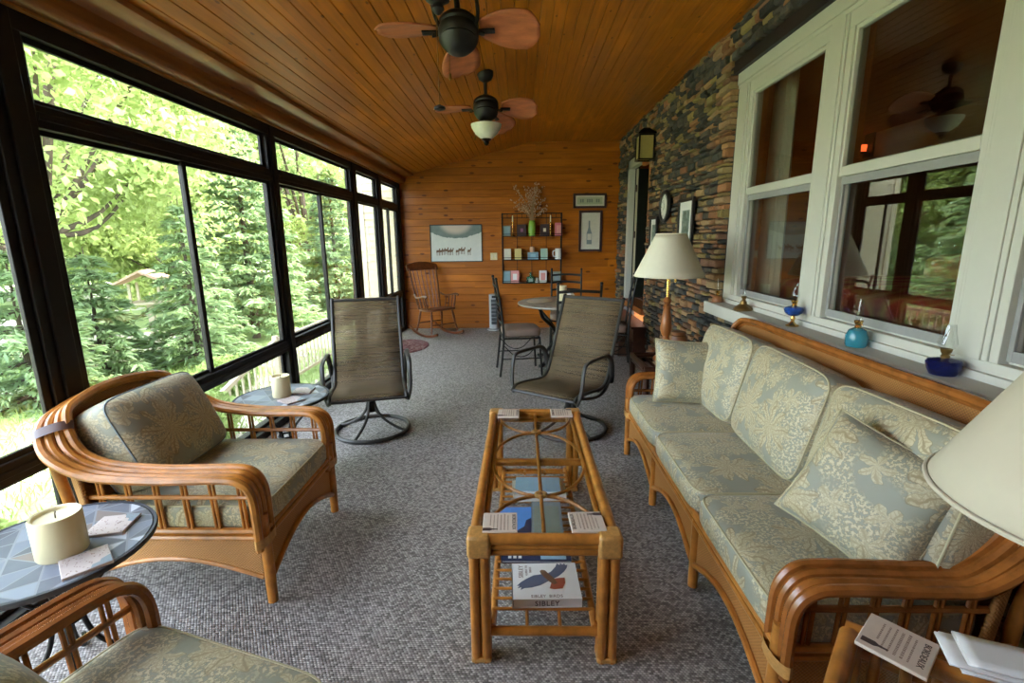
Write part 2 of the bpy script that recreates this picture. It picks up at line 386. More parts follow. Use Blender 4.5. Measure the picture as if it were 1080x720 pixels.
class MB:
    def __init__(s): s.v = []; s.f = []; s.c = None; s.fc = []
    def add(s, vs, fs, mat=None, col=None):
        o = len(s.v)
        s.v += [tuple(mat @ Vector(p)) if mat is not None else tuple(p) for p in vs]
        s.f += [tuple(i+o for i in f) for f in fs]
        s.fc += [col]*len(fs); return s
    def box(s, c, d, mat=None, col=None, rz=0, rx=0, ry=0):
        x, y, z = d[0]/2, d[1]/2, d[2]/2
        vs = [(-x,-y,-z),(x,-y,-z),(x,y,-z),(-x,y,-z),(-x,-y,z),(x,-y,z),(x,y,z),(-x,y,z)]
        fs = [(0,3,2,1),(4,5,6,7),(0,1,5,4),(1,2,6,5),(2,3,7,6),(3,0,4,7)]
        T = Matrix.Translation(c) @ Euler((rx, ry, rz)).to_matrix().to_4x4()
        if mat is not None: T = mat @ T
        return s.add(vs, fs, T, col)
    def bb(s, a, b, **k):   # box from two corners
        return s.box([(a[i]+b[i])/2 for i in range(3)], [abs(b[i]-a[i]) for i in range(3)], **k)
    def tube(s, P, r, n=8, closed=False, caps=True, flat=1.0):
        P = [Vector(p) for p in P]; m = len(P)
        R = r if isinstance(r, (list, tuple)) else [r]*m
        T = []
        for i in range(m):
            a = P[(i-1) % m] if (closed or i > 0) else P[i]; b = P[(i+1) % m] if (closed or i < m-1) else P[i]
            d = (b-a); T.append(d.normalized() if d.length > 1e-9 else Vector((0,0,1)))
        u = T[0].orthogonal().normalized(); o = len(s.v); rings = []
        for i in range(m):
            u = (u - T[i]*u.dot(T[i])); u = u.normalized() if u.length > 1e-6 else T[i].orthogonal().normalized()
            w = T[i].cross(u)
            for k in range(n):
                a = 2*PI*k/n; s.v.append(tuple(P[i] + (u*math.cos(a) + w*math.sin(a)*flat)*R[i]))
        segs = m if closed else m-1
        for i in range(segs):
            for k in range(n):
                a = o+i*n+k; b = o+i*n+(k+1) % n; i2 = (i+1) % m
                s.f.append((a, b, o+i2*n+(k+1) % n, o+i2*n+k)); s.fc.append(None)
        if caps and not closed:
            s.f.append(tuple(o+k for k in range(n))[::-1]); s.f.append(tuple(o+(m-1)*n+k for k in range(n))); s.fc += [None, None]
        return s
    def rod(s, a, b, r, n=8): return s.tube([a, b], r, n)
    def ring(s, c, R, r, n=40, k=8, ry=None):
        return s.tube([(c[0]+R*math.cos(2*PI*i/n), c[1]+(ry or R)*math.sin(2*PI*i/n), c[2]) for i in range(n)], r, k, True)
    def lathe(s, prof, n=24, c=(0,0,0), mat=None, cap=True):
        vs = []; fs = []
        for r, z in prof:
            for k in range(n):
                a = 2*PI*k/n; vs.append((c[0]+r*math.cos(a), c[1]+r*math.sin(a), c[2]+z))
        m = len(prof)
        for i in range(m-1):
            for k in range(n): fs.append((i*n+k, i*n+(k+1) % n, (i+1)*n+(k+1) % n, (i+1)*n+k))
        if cap and prof[0][0] > 1e-5: fs.append(tuple(range(n))[::-1])
        if cap and prof[-1][0] > 1e-5: fs.append(tuple((m-1)*n+k for k in range(n)))
        return s.add(vs, fs, mat)
    def poly(s, pts, vec):  # prism of planar polygon pts swept by vec
        n = len(pts); vec = Vector(vec); vs = [Vector(p) for p in pts] + [Vector(p)+vec for p in pts]
        fs = [tuple(range(n))[::-1], tuple(range(n, 2*n))] + [(i, (i+1) % n, n+(i+1) % n, n+i) for i in range(n)]
        return s.add(vs, fs)
    def grid(s, rows, close=False):
        o = len(s.v); n = len(rows[0])
        for r in rows: s.v += [tuple(p) for p in r]
        for i in range(len(rows)-1):
            for k in range(n-1 if not close else n):
                k2 = (k+1) % n
                s.f.append((o+i*n+k, o+i*n+k2, o+(i+1)*n+k2, o+(i+1)*n+k)); s.fc.append(None)
        return s
    def sphere(s, c, r, n=12, sc=(1,1,1)):
        prof = [(max(1e-6, r*math.sin(PI*i/n)), -r*math.cos(PI*i/n)) for i in range(n+1)]
        return s.lathe(prof, n*2, (0,0,0), Matrix.Translation(c) @ Matrix.Diagonal((*sc, 1)))
    def xform(s, mat):
        s.v = [tuple(mat @ Vector(p)) for p in s.v]; return s
    def build(s, name, mat, parent=None, smooth=True, bevel=0.0, bseg=2, uvs=True, loc=None, angle=40, rot=None):
        me = bpy.data.meshes.new(name); me.from_pydata(s.v, [], s.f)
        if any(c is not None for c in s.fc):
            at = me.color_attributes.new('Col', 'FLOAT_COLOR', 'CORNER')
            arr = []
            for p, c in zip(me.polygons, s.fc):
                for _ in range(p.loop_total): arr += [*(c or (0.2, 0.2, 0.2)), 1.0]
            at.data.foreach_set('color', arr)
        me.validate(); me.update()
        if uvs:
            uv = me.uv_layers.new(name='UV').data
            co = [v.co for v in me.vertices]
            for p in me.polygons:
                nx, ny, nz = (abs(q) for q in p.normal)
                a, b = (0, 1) if nz >= nx and nz >= ny else ((1, 2) if nx >= ny else (0, 2))
                for li in p.loop_indices:
                    q = co[me.loops[li].vertex_index]; uv[li].uv = (q[a], q[b])
        if smooth:
            me.polygons.foreach_set('use_smooth', [True]*len(me.polygons))
            try: me.set_sharp_from_angle(angle=math.radians(angle))
            except Exception: pass
        o = bpy.data.objects.new(name, me); COL.objects.link(o)
        for mm in (mat if isinstance(mat, (list, tuple)) else [mat]): me.materials.append(M[mm])
        if bevel > 0:
            md = o.modifiers.new('bevel', 'BEVEL'); md.width = bevel; md.segments = bseg; md.limit_method = 'ANGLE'; md.angle_limit = math.radians(50)
        if parent is not None: o.parent = parent
        if loc is not None: o.location = loc
        if rot is not None: o.rotation_euler = rot
        return o

def tag(o, label, cat, group=None, kind=None):
    if label: o['label'] = label
    if cat: o['category'] = cat
    if group: o['group'] = group
    if kind: o['kind'] = kind
    return o
def thing(name, label, cat, loc=(0,0,0), rz=0, group=None):
    o = bpy.data.objects.new(name, None); COL.objects.link(o); o.empty_display_size = 0.05
    o.location = loc; o.rotation_euler = (0, 0, rz); return tag(o, label, cat, group)
def struct(o): o['kind'] = 'structure'; return o
def copy_tree(o, parent=None):
    c = o.copy(); COL.objects.link(c)
    if parent is not None:
        c.parent = parent; c.matrix_parent_inverse = o.matrix_parent_inverse
    for ch in list(o.children): copy_tree(ch, c)
    return c
def dup(o, loc, rz, label):
    c = copy_tree(o); c.location = loc; c.rotation_euler = (0, 0, rz); c['label'] = label; return c

def cushion(w, d, h, e=0.28, crown=0.02, nx=22, nz=10, sag=0.0):
    # soft boxed cushion centred on the origin: w along x, d along y, h along z, with crowned faces
    mb = MB(); rows = []
    def sp(c, p): return math.copysign(abs(c)**p, c)
    N = 48
    for i in range(nz*2+1):
        ph = -PI/2 + PI*i/(nz*2); row = []
        for k in range(N):
            th = 2*PI*k/N
            cx = sp(math.cos(ph), 0.30); sz = sp(math.sin(ph), 0.42)
            x = w/2*cx*sp(math.cos(th), e); y = d/2*cx*sp(math.sin(th), e)
            q = max(0, 1-(2*x/w)**2)*max(0, 1-(2*y/d)**2)
            z = h/2*sz + math.copysign(crown, sz)*q*abs(sz) - sag*q
            row.append((x, y, z))
        rows.append(row)
    mb.grid(rows, close=True)
    return mb
def welt(w, d, z, r=0.006, e=0.28, n=72):
    def sp(c, p): return math.copysign(abs(c)**p, c)
    return [(w/2*sp(math.cos(2*PI*i/n), e), d/2*sp(math.sin(2*PI*i/n), e), z) for i in range(n)]
def throw_pillow(w, t):
    # knife-edge pillow in the xz plane, thin along y
    mb = MB(); n = 20; rows_f = []; rows_b = []
    for i in range(n+1):
        a = -1+2*i/n; rf = []; rb = []
        for k in range(n+1):
            b = -1+2*k/n
            pinch = 1-0.07*(1-a*a)*(b*b)**1.0; pinch2 = 1-0.07*(1-b*b)*(a*a)
            x = b*w/2*pinch; z = a*w/2*pinch2
            y = t/2*((1-a**4)*(1-b**4))**0.55
            rf.append((x, -y, z)); rb.append((x, y, z))
        rows_f.append(rf); rows_b.append(rb[::-1])
    mb.grid(rows_f); mb.grid(rows_b); return mb

def text_mesh(txt, size, mat, parent, loc, rot, name='lettering', spacing=1.0, align='CENTER'):
    cu = bpy.data.curves.new('txt', 'FONT'); cu.body = txt; cu.size = size; cu.extrude = 0.0004; cu.align_x = align; cu.align_y = 'CENTER'; cu.space_character = spacing
    cu.resolution_u = 2
    tmp = bpy.data.objects.new('tmp', cu); COL.objects.link(tmp); bpy.context.view_layer.update()
    me = bpy.data.meshes.new_from_object(tmp.evaluated_get(bpy.context.evaluated_depsgraph_get()))
    bpy.data.objects.remove(tmp); bpy.data.curves.remove(cu)
    me.name = name; me.materials.clear(); me.materials.append(M[mat])
    o = bpy.data.objects.new(name, me); COL.objects.link(o); o.parent = parent; o.location = loc; o.rotation_euler = rot; return o

# ================================================================ the setting
XL, XR, YF, YB = -2.0, 1.60, 8.25, -1.3
def ceil_z(x): return 3.02 if x > 0.18 else 3.02 + 0.236*(x-0.18)

struct(MB().bb((-2.05, YB-0.1, -0.12), (1.75, YF+0.1, 0.0)).build('floor', 'carpet', smooth=False))

# ceiling: tongue and groove boards with real V grooves, running the length of the room
mb = MB(); prof = []
x = -2.06
while x < 1.80:
    z = ceil_z
    for dx, dz in ((0.0, 0.007), (0.0035, 0.0), (0.0845, 0.0)):
        xx = x+dx; prof.append((xx, z(xx)+dz))
    x += 0.088
rows = [[(px, y, pz) for px, pz in prof] for y in (YB-0.1, 3.0, 5.6, YF+0.1)]
mb.grid([r[::-1] for r in rows])
struct(mb.build('ceiling', 'ceiling_pine', smooth=False))
mb = MB()
mb.poly([(-2.15, YB-0.4, 2.47), (0.18, YB-0.4, 3.07), (5.3, YB-0.4, 3.07), (5.3, YB-0.4, 3.25), (0.1, YB-0.4, 3.25), (-2.15, YB-0.4, 2.62)], (0, YF-YB+0.8, 0))
struct(mb.build('roof', 'dark_wood', smooth=False))

# far wall: horizontal boards with V grooves
prof = []; z = 0.0
while z < 3.05:
    for dz, dy in ((0.0, 0.006), (0.004, 0.0), (0.111, 0.0)):
        prof.append((min(z+dz, 3.1), dy))
    z += 0.115
rows = [[(x, YF+dy, z) for z, dy in prof] for x in (-2.06, -0.6, 0.6, 1.75)]
mb = MB(); mb.grid([r[::-1] for r in rows]); mb.bb((-2.06, YF+0.012, 0), (5.3, YF+0.16, 3.1))
struct(mb.build('wall_far', 'wall_pine', smooth=False))
struct(MB().bb((-2.0, YF-0.018, 0.0), (1.6, YF, 0.07)).build('baseboard_far', 'trim_pine', bevel=0.004))
# rounded pine trim in the angle between ceiling and window wall
mb = MB()
pr = [(-2.0, 2.415), (-1.93, 2.415), (-1.905, 2.43), (-1.895, 2.455), (-1.895, 2.50), (-1.87, 2.515), (-1.80, 2.515), (-1.76, 2.53), (-1.75, 2.555), (-2.0, 2.52)]
mb.poly([(a, YB, b) for a, b in pr], (0, YF-YB, 0))
struct(mb.build('trim_cornice', 'trim_pine'))

# --- window wall on the left: bronze posts, beams, and each window
posts = [(-1.30, -1.13), (-0.08, 0.08), (1.94, 2.11), (4.00, 4.15), (5.90, 6.12), (6.95, 7.18), (8.04, 8.25)]
for i, (a, b) in enumerate(posts):
    m_ = MB().bb((XL-0.07, a, 0.0), (XL, b, 2.42))
    m_.bb((XL, a+0.045, 0.0), (XL+0.014, b-0.045, 2.40))
    struct(m_.build('trim_post', 'bronze_frame', bevel=0.004))
struct(MB().bb((XL-0.08, YB, 2.33), (XL+0.004, YF, 2.42)).build('trim_head', 'bronze_frame', bevel=0.004))
struct(MB().bb((XL-0.01, YB, 2.405), (XL+0.03, YF, 2.416)).build('trim_bead', 'rattan', bevel=0.002))
struct(MB().bb((XL-0.14, YB, -0.1), (XL+0.004, YF, 0.06)).build('trim_sill', 'bronze_frame', bevel=0.004))
def frame_x(mb, x0, x1, y0, y1, z0, z1, w, wz=None):
    wz = wz or w
    mb.bb((x0, y0, z0), (x1, y0+w, z1)); mb.bb((x0, y1-w, z0), (x1, y1, z1))
    mb.bb((x0, y0+w, z0), (x1, y1-w, z0+wz)); mb.bb((x0, y0+w, z1-wz), (x1, y1-w, z1)); return mb
wi = 0
def bay(y0, y1, split, cuts=None):
    global wi
    def win(za, zb, sashes, xo):
        global wi
        wi += 1
        w = bpy.data.objects.new('window_%d' % wi, None); COL.objects.link(w); w['kind'] = 'structure'
        w.location = (XL, (y0+y1)/2, za)
        off = Vector((XL, (y0+y1)/2, za))
        for j, (a, b, xx) in enumerate(sashes):
            f = frame_x(MB(), xx-0.020, xx, a, b, za, zb, 0.036, 0.03)
            f.v = [tuple(Vector(q)-off) for q in f.v]
            fo = f.build('sash', 'bronze_frame', w, bevel=0.003)
            g = MB().bb((xx-0.013, a+0.03, za+0.025), (xx-0.008, b-0.03, zb-0.025)); g.v = [tuple(Vector(q)-off) for q in g.v]
            g.build('pane', 'window_glass', fo, smooth=False)
    win(2.06, 2.335, [(y0, y1, XL-0.03)], 0)
    if split:
        m = split; win(0.66, 1.98, [(y0, m+0.03, XL-0.042), (m-0.03, y1, XL-0.015)], 0)
    else: win(0.66, 1.98, [(y0, y1, XL-0.03)], 0)
    win(0.055, 0.585, [(y0, y1, XL-0.042)], 0)
    for za, zb in ((1.972, 2.066), (0.58, 0.668)):
        m_ = MB().bb((XL-0.07, y0, za), (XL, y1, zb)); m_.bb((XL, y0, za+0.03), (XL+0.008, y1, zb-0.03))
        struct(m_.build('trim_rail', 'bronze_frame', bevel=0.004))
bay(-1.13, -0.08, None); bay(0.08, 1.94, 1.0); bay(2.11, 4.0, 3.02); bay(4.15, 5.90, 5.03); bay(6.12, 6.95, None); bay(7.18, 8.04, 7.58)

# --- boarded wall behind the camera
struct(MB().bb((-2.05, YB-0.12, 0), (1.75, YB, 3.1)).build('wall_back', 'wall_pine', smooth=False))

# --- stone wall on the right
WY0, WY1, WZ0, WZ1 = 0.55, 3.99, 0.90, 2.77       # window opening
DY0, DY1, DZ1 = 6.33, 7.72, 2.64                  # door opening
mb = MB()
for (a, b, c, d) in ((YB, WY0, 0, 3.1), (WY0, WY1, 0, WZ0), (WY0, WY1, WZ1, 3.1), (WY1, DY0, 0, 3.1), (DY0, DY1, DZ1, 3.1), (DY1, YF+0.01, 0, 3.1)):
    mb.bb((1.645, a, c), (1.80, b, d))
    mb.fc[-6:] = [(0.05, 0.048, 0.044)]*6
rs = random.Random(11)
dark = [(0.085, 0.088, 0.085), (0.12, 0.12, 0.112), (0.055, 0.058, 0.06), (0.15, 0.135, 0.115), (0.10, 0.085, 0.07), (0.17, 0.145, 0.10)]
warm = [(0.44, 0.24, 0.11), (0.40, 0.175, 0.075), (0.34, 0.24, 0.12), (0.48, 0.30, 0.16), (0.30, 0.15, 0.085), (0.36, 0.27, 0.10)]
def stone(mb, y0, y1, z0, z1, col, prot):
    j = lambda s: rs.uniform(-s, s)
    g = 0.004
    q = [(y0+g+j(.007), z0+g+j(.007)), (y1-g+j(.007), z0+g+j(.007)), (y1-g+j(.007), z1-g+j(.007)), (y0+g+j(.007), z1-g+j(.007))]
    cy, cz = (y0+y1)/2, (z0+z1)/2
    xf = 1.60-prot
    def ring(x, k):
        return [(x + (j(.004) if k else 0), a + math.copysign(min(k, abs(a-cy)*0.6), cy-a), b + math.copysign(min(k, abs(b-cz)*0.6), cz-b)) for a, b in q]
    vs = ring(1.65, 0) + ring(xf+0.012, 0.001) + ring(xf, 0.009)
    fs = []
    for L in (0, 4):
        for k in range(4): fs.append((L+k, L+4+k, L+4+(k+1) % 4, L+(k+1) % 4))
    fs.append((8, 11, 10, 9)); mb.add(vs, fs, None, col)
z = 0.0
while z < 3.02:
    h = rs.choice([0.032, 0.04, 0.048, 0.055, 0.068]); zc = z+h/2
    iv = [(YB, YF)]
    def cut(iv, a, b):
        out = []
        for p, q in iv:
            if a > p: out.append((p, min(q, a)))
            if b < q: out.append((max(p, b), q))
        return [(p, q) for p, q in out if q-p > 0.02]
    if WZ0 < zc < WZ1: iv = cut(iv, WY0, WY1)
    if zc < DZ1: iv = cut(iv, DY0, DY1)
    for p, q in iv:
        y = p
        while y < q-0.01:
            L = min(rs.uniform(0.05, 0.20), q-y)
            if q-(y+L) < 0.06: L = q-y
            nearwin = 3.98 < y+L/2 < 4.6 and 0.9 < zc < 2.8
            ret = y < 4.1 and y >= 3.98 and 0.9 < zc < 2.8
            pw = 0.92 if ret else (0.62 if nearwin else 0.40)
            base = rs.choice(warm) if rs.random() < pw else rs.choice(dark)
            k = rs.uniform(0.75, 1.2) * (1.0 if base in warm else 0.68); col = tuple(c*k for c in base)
            if h <= 0.055 and rs.random() < 0.4 or L < 0.1:
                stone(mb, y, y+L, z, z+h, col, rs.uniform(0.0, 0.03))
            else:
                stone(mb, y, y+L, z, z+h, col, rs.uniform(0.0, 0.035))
            y += L
    z += h
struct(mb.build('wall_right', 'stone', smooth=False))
struct(MB().bb((1.60, WY0-0.1, 2.69), (1.74, WY1+0.06, 2.775)).build('trim_lintel', 'lintel', smooth=False))
# cream sill ledge under the windows
mb = MB().bb((1.50, 0.45, 0.90), (1.68, 4.0, 0.99)); struct(mb.build('trim_window_ledge', 'white_trim', bevel=0.006))
# white casing with mullions, then each double hung window
gl = [(2.91, 3.745), (1.87, 2.675), (0.85, 1.655)]
mb = MB(); ib = MB()
for (a, b) in ((3.745, 3.985), (2.675, 2.91), (1.655, 1.87), (0.60, 0.85)):
    mb.bb((1.645, a, 1.0595), (1.72, b, 2.5105)); c = (a+b)/2
    mb.bb((1.6370, c-0.075, 1.061), (1.646, c+0.075, 2.584)); mb.bb((1.630, c-0.055, 1.061), (1.638, c+0.055, 2.584))
    ib.bb((1.722, a+0.03, 1.02), (1.77, b-0.03, 2.58))
mb.bb((1.6445, 0.60, 2.51), (1.72, 3.985, 2.69)); mb.bb((1.630, 0.60, 2.61), (1.6455, 3.985, 2.69)); mb.bb((1.638, 0.60, 2.585), (1.6455, 3.985, 2.611))
mb.bb((1.6445, 0.60, 0.985), (1.72, 3.985, 1.06)); mb.bb((1.625, 0.60, 0.985), (1.6455, 3.985, 1.02))
struct(mb.build('trim_window_casing', 'white_frame', bevel=0.003))
ib.bb((1.722, 0.5, 0.90), (1.83, 4.0, 1.02)); ib.bb((1.722, 0.5, 2.58), (1.83, 4.0, 2.80))
struct(ib.build('trim_window_lining', 'orange_wood', smooth=False))
for (a, b) in gl:
    wi += 1
    w = bpy.data.objects.new('window_%d' % wi, None); COL.objects.link(w); w['kind'] = 'structure'; w.location = (1.66, (a+b)/2, 1.05)
    off = Vector(w.location)
    def piece(mb_, nm, mt, par, **k):
        mb_.v = [tuple(Vector(q)-off) for q in mb_.v]; return mb_.build(nm, mt, par, **k)
    s1 = piece(frame_x(MB(), 1.655, 1.685, a-0.03, b+0.03, 1.80, 2.54, 0.045, 0.05), 'upper_sash', 'white_frame', w, bevel=0.003)
    piece(MB().bb((1.672, a+0.01, 1.845), (1.676, b-0.01, 2.495)), 'pane', 'coated_glass', s1, smooth=False)
    s2 = piece(frame_x(MB(), 1.685, 1.715, a-0.03, b+0.03, 1.03, 1.86, 0.045, 0.07), 'lower_sash', 'white_frame', w, bevel=0.003)
    piece(MB().bb((1.70, a+0.01, 1.09), (1.704, b-0.01, 1.80)), 'pane', 'coated_glass', s2, smooth=False)
    piece(frame_x(MB(), 1.672, 1.684, a-0.01, b+0.01, 1.07, 1.80, 0.028, 0.04), 'screen_frame', 'grey_screen', w, bevel=0.002)

# --- doorway to the house with raised threshold and steps
mb = MB(); mb.bb((1.615, 7.58, 0.58), (1.66, 7.70, 2.62)); mb.bb((1.615, 6.45, 2.50), (1.66, 7.70, 2.62)); mb.bb((1.66, 7.58, 0.58), (1.70, 7.62, 2.5)); mb.bb((1.66, 6.45, 2.5), (1.70, 7.62, 2.54))
struct(mb.build('trim_door_casing', 'white_frame', bevel=0.004))
mb = MB(); mb.bb((1.615, 6.335, 0.58), (1.83, 6.45, 2.62)); mb.bb((1.608, 6.335, 2.43), (1.66, 6.80, 2.52))
struct(mb.build('trim_door_post', 'orange_wood', bevel=0.004))
d = bpy.data.objects.new('door_1', None); COL.objects.link(d); d['kind'] = 'structure'; d.location = (1.735, 7.57, 0.60); d.rotation_euler = (0, 0, math.radians(4))
MB().bb((0.0, -0.035, 0), (0.92, -0.002, 1.9)).build('door_leaf', 'door_green', d, bevel=0.003)
MB().bb((-0.022, -0.036, 0), (0.0, 0.0, 1.9)).build('door_edge', 'door_edge', d, bevel=0.002)
for hz in (0.25, 0.95, 1.62): MB().lathe([(0.011, -0.05), (0.013, -0.045), (0.013, 0.045), (0.011, 0.05)], 10, (-0.03, -0.04, hz)).build('hinge', 'dark_wood', d)
struct(MB().bb((1.56, 6.33, 0.50), (1.83, 7.72, 0.58)).build('trim_threshold', 'lamp_wood', bevel=0.005))
mb = MB(); mb.bb((1.42, 6.10, 0.0), (1.64, 7.74, 0.36)); mb.bb((1.39, 6.08, 0.36), (1.64, 7.76, 0.39)); mb.bb((1.24, 6.12, 0.0), (1.42, 7.74, 0.17)); mb.bb((1.21, 6.10, 0.17), (1.42, 7.76, 0.20))
struct(mb.build('trim_steps', 'dark_wood', bevel=0.005))

# --- the house room behind the stone wall
struct(MB().bb((1.80, -0.3, 0.50), (5.2, YF, 0.60)).build('floor_house', 'room_carpet', smooth=False))
struct(MB().bb((5.2, -0.3, 0.5), (5.3, YF, 3.1)).build('wall_house', 'room_paint', smooth=False))
struct(MB().bb((1.80, -0.4, 0.5), (5.3, -0.3, 3.1)).build('wall_house_near', 'room_paint', smooth=False))
struct(MB().bb((1.80, -0.4, 2.98), (5.3, YF, 3.06)).build('ceiling_house', 'room_paint', smooth=False))
# --- outside: lawn, house siding at the far corner
struct(MB().bb((-60, -40, -0.6), (-2.14, 60, -0.34)).build('ground', 'lawn', smooth=False))
mb = MB()
for k in range(26):
    z = -0.34+k*0.115
    mb.poly([(-2.66, YF+0.03, z), (-2.66, YF+0.018, z), (-2.66, YF+0.036, z+0.115), (-2.66, YF+0.05, z+0.115)], (0.6, 0, 0))
mb.bb((-2.66, YF+0.05, -0.4), (-2.06, YF+0.4, 2.65)); mb.bb((-2.70, YF+0.0, -0.4), (-2.62, YF+0.4, 2.65))
struct(mb.build('wall_outside', 'siding', smooth=False))

# ================================================================ rattan seating
def lateral_frames(P, up_tilt=0.35):
    n = len(P); out = []; last = None
    for i in range(n):
        t = (P[min(i+1, n-1)] - P[max(i-1, 0)]).normalized()
        h = Vector((t.x, t.y, 0))
        c = P[i]
        if h.length > 0.25:
            o = Vector((h.y, -h.x, 0)).normalized()
            k = min(1, (h.length-0.25)/0.5)
        else:
            o = None; k = 0
        out.append((t, o, k))
    return out
def bundle(mb, P, outward, offs, r, n=8):
    # parallel canes running side by side; outward gives each point's sideways direction
    for k, (a, b) in enumerate(offs):
        Q = []
        for i, p in enumerate(P):
            t = (P[min(i+1, len(P)-1)] - P[max(i-1, 0)]).normalized(); u = outward[i]; u = (u - t*u.dot(t)).normalized(); w = t.cross(u)
            Q.append(p + u*a + w*b)
        mb.tube(Q, r, n)
    return mb

def rattan_seat(name, label, cat, W, n, xb, zb, za, loc, rz, band_mat='rattan', group=None, back_h=0.46, seat_top=0.465, lean=16, cush_w=None):
    root = thing(name, label, cat, loc, rz, group)
    H2 = W/2; xf = 0.40
    half = [(xf, -H2, 0.28), (xf, -H2, 0.40), (xf-0.005, -H2-0.004, za-0.075), (xf-0.045, -H2-0.008, za-0.015), (xf-0.13, -H2-0.012, za),
            (0.02, -H2-0.02, za), (xb+0.24, -H2-0.035, za+0.03), (xb+0.11, -H2-0.03, za+(zb-za)*0.45), (xb+0.03, -H2+0.05, zb-0.035), (xb, -H2+0.19, zb)]
    pts = half + ([(xb-0.01, 0, zb+0.01)] if n == 1 else [(xb-0.005, -H2*0.4, zb), (xb-0.005, H2*0.4, zb)]) + [(a, -b, c) for a, b, c in half[::-1]]
    P = catmull(pts, 7)
    outw = []
    for i, p in enumerate(P):
        t = P[min(i+1, len(P)-1)] - P[max(i-1, 0)]; h = Vector((t.x, t.y, 0))
        side = Vector((0, -1 if p.y < 0 else 1, 0))
        if h.length > 0.004 and p.z > za-0.06:
            o = Vector((h.y, -h.x, 0)).normalized()      # path runs right arm -> back -> left arm: outward is to the right of travel reversed
            if o.dot(Vector((p.x-0.1, p.y, 0))) < 0: o = -o
            if p.x > 0.25: o = side
        else: o = side
        tl = 0.0 if p.z < za-0.03 else 0.08+0.42*max(0, min(1, (p.z-za)/(zb-za)*1.5))
        outw.append((o - Vector((0, 0, tl))).normalized())
    for _ in range(3):
        outw = [(outw[max(i-1, 0)] + outw[i]*2 + outw[min(i+1, len(P)-1)]).normalized() for i in range(len(P))]
    mb = MB(); bundle(mb, P, outw, [(-0.048, 0), (-0.017, -0.006), (0.017, -0.006), (0.048, 0)], 0.0168, 8)
    band = mb.build('arm_and_back_band', band_mat, root)
    # bindings around the band at the back corners and the fronts
    cand = [i for i, p in enumerate(P) if abs(p.z-(za+(zb-za)*0.75)) < 0.02]
    pick = [cand[0], cand[-1]] if cand else []
    fr = [i for i, p in enumerate(P) if 0.30 < p.z < 0.34]
    for i in pick + ([fr[0], fr[-1]] if fr else []):
        p = P[i]; t = (P[min(i+1, len(P)-1)]-P[max(i-1, 0)]).normalized(); u = outw[i]; u = (u-t*u.dot(t)).normalized(); w = t.cross(u)
        loop = [(math.cos(2*PI*k/16), math.sin(2*PI*k/16)) for k in range(16)]
        wr = MB(); wr.grid([[p + t*d + u*(0.069*cc) + w*(0.027*ss) for cc, ss in loop] for d in (-0.02, -0.012, 0.0, 0.012, 0.02)], close=True)
        wr.build('binding', 'dark_wood' if i in pick else 'binding', band)
    # woven inside back below the band
    bi = [i for i, p in enumerate(P) if p.z > za+(zb-za)*0.3 and p.x < 0]
    rows = []
    for f in (0.0, 0.25, 0.5, 0.75, 1.0):
        rows.append([Vector((P[i].x*(1-0.10*f)+0.012, P[i].y*(1-0.02*f), P[i].z*(1-f)+0.34*f - 0.005)) for i in bi])
    o = MB().grid(rows).build('back_panel', 'wicker', root); md = o.modifiers.new('solid', 'SOLIDIFY'); md.thickness = 0.014
    # arm spindles and mid rails
    for s in (-1, 1):
        y = s*(H2+0.008)
        x0, x1 = xb+0.17, xf-0.02
        mb = MB(); mb.rod((x0, y, za-0.105), (x1, y, za-0.105), 0.010)
        mb.build('arm_rail', band_mat, root)
        for k in range(6):
            x = x0+0.05+(x1-x0-0.10)*k/5
            m2 = MB(); m2.rod((x-0.007, y, 0.345), (x-0.015, y, za-0.012+(0.03 if k == 0 else 0)), 0.0062); m2.rod((x+0.009, y, 0.345), (x+0.001, y, za-0.012+(0.03 if k == 0 else 0)), 0.0062)
            m2.build('spindle', band_mat, root)
        # side base: rails, woven panel with arched foot, arch cane
        mb = MB()
        for zz in (0.345, 0.315): mb.rod((xb+0.07, y, zz), (xf, y, zz), 0.014)
        arch = [(xb+0.08 + (xf-0.02-xb-0.08)*t/16, y, 0.135+0.085*math.sin(PI*t/16)) for t in range(17)]
        mb.tube(arch, 0.013); mb.build('side_rail', 'rattan', root)
        pn = MB(); up = [(a, b-0.006, 0.315) for a, b, c in arch]; dn = [(a, b-0.006, c) for a, b, c in arch]
        pn.grid([up, dn]); pn.grid([[(a, b+0.012, c) for a, b, c in dn], [(a, b+0.012, c) for a, b, c in up]])
        pn.build('side_panel', 'wicker', root)
        MB().tube([(xf, s*H2, 0.012), (xf, s*H2, 0.20), (xf, s*H2, 0.42)], [0.021, 0.023, 0.020], 10).build('leg', 'rattan', root)
        MB().tube(catmull([(xb+0.03, s*(H2-0.03), 0.012), (xb+0.06, s*(H2-0.02), 0.25), (xb+0.06, s*(H2-0.01), 0.45), (xb+0.05, s*(H2+0.01), za+0.06)], 5), 0.020, 10).build('leg', 'rattan', root)
    # front base
    seg = W/n
    mb = MB()
    for zz in (0.345, 0.315): mb.rod((xf+0.002, -H2, zz), (xf+0.002, H2, zz), 0.014)
    for q in range(n):
        ya = -H2+q*seg; mb.tube([(xf+0.002, ya+0.02+(seg-0.04)*t/16, 0.125+0.095*math.sin(PI*t/16)) for t in range(17)], 0.013)
    mb.build('front_rail', 'rattan', root)
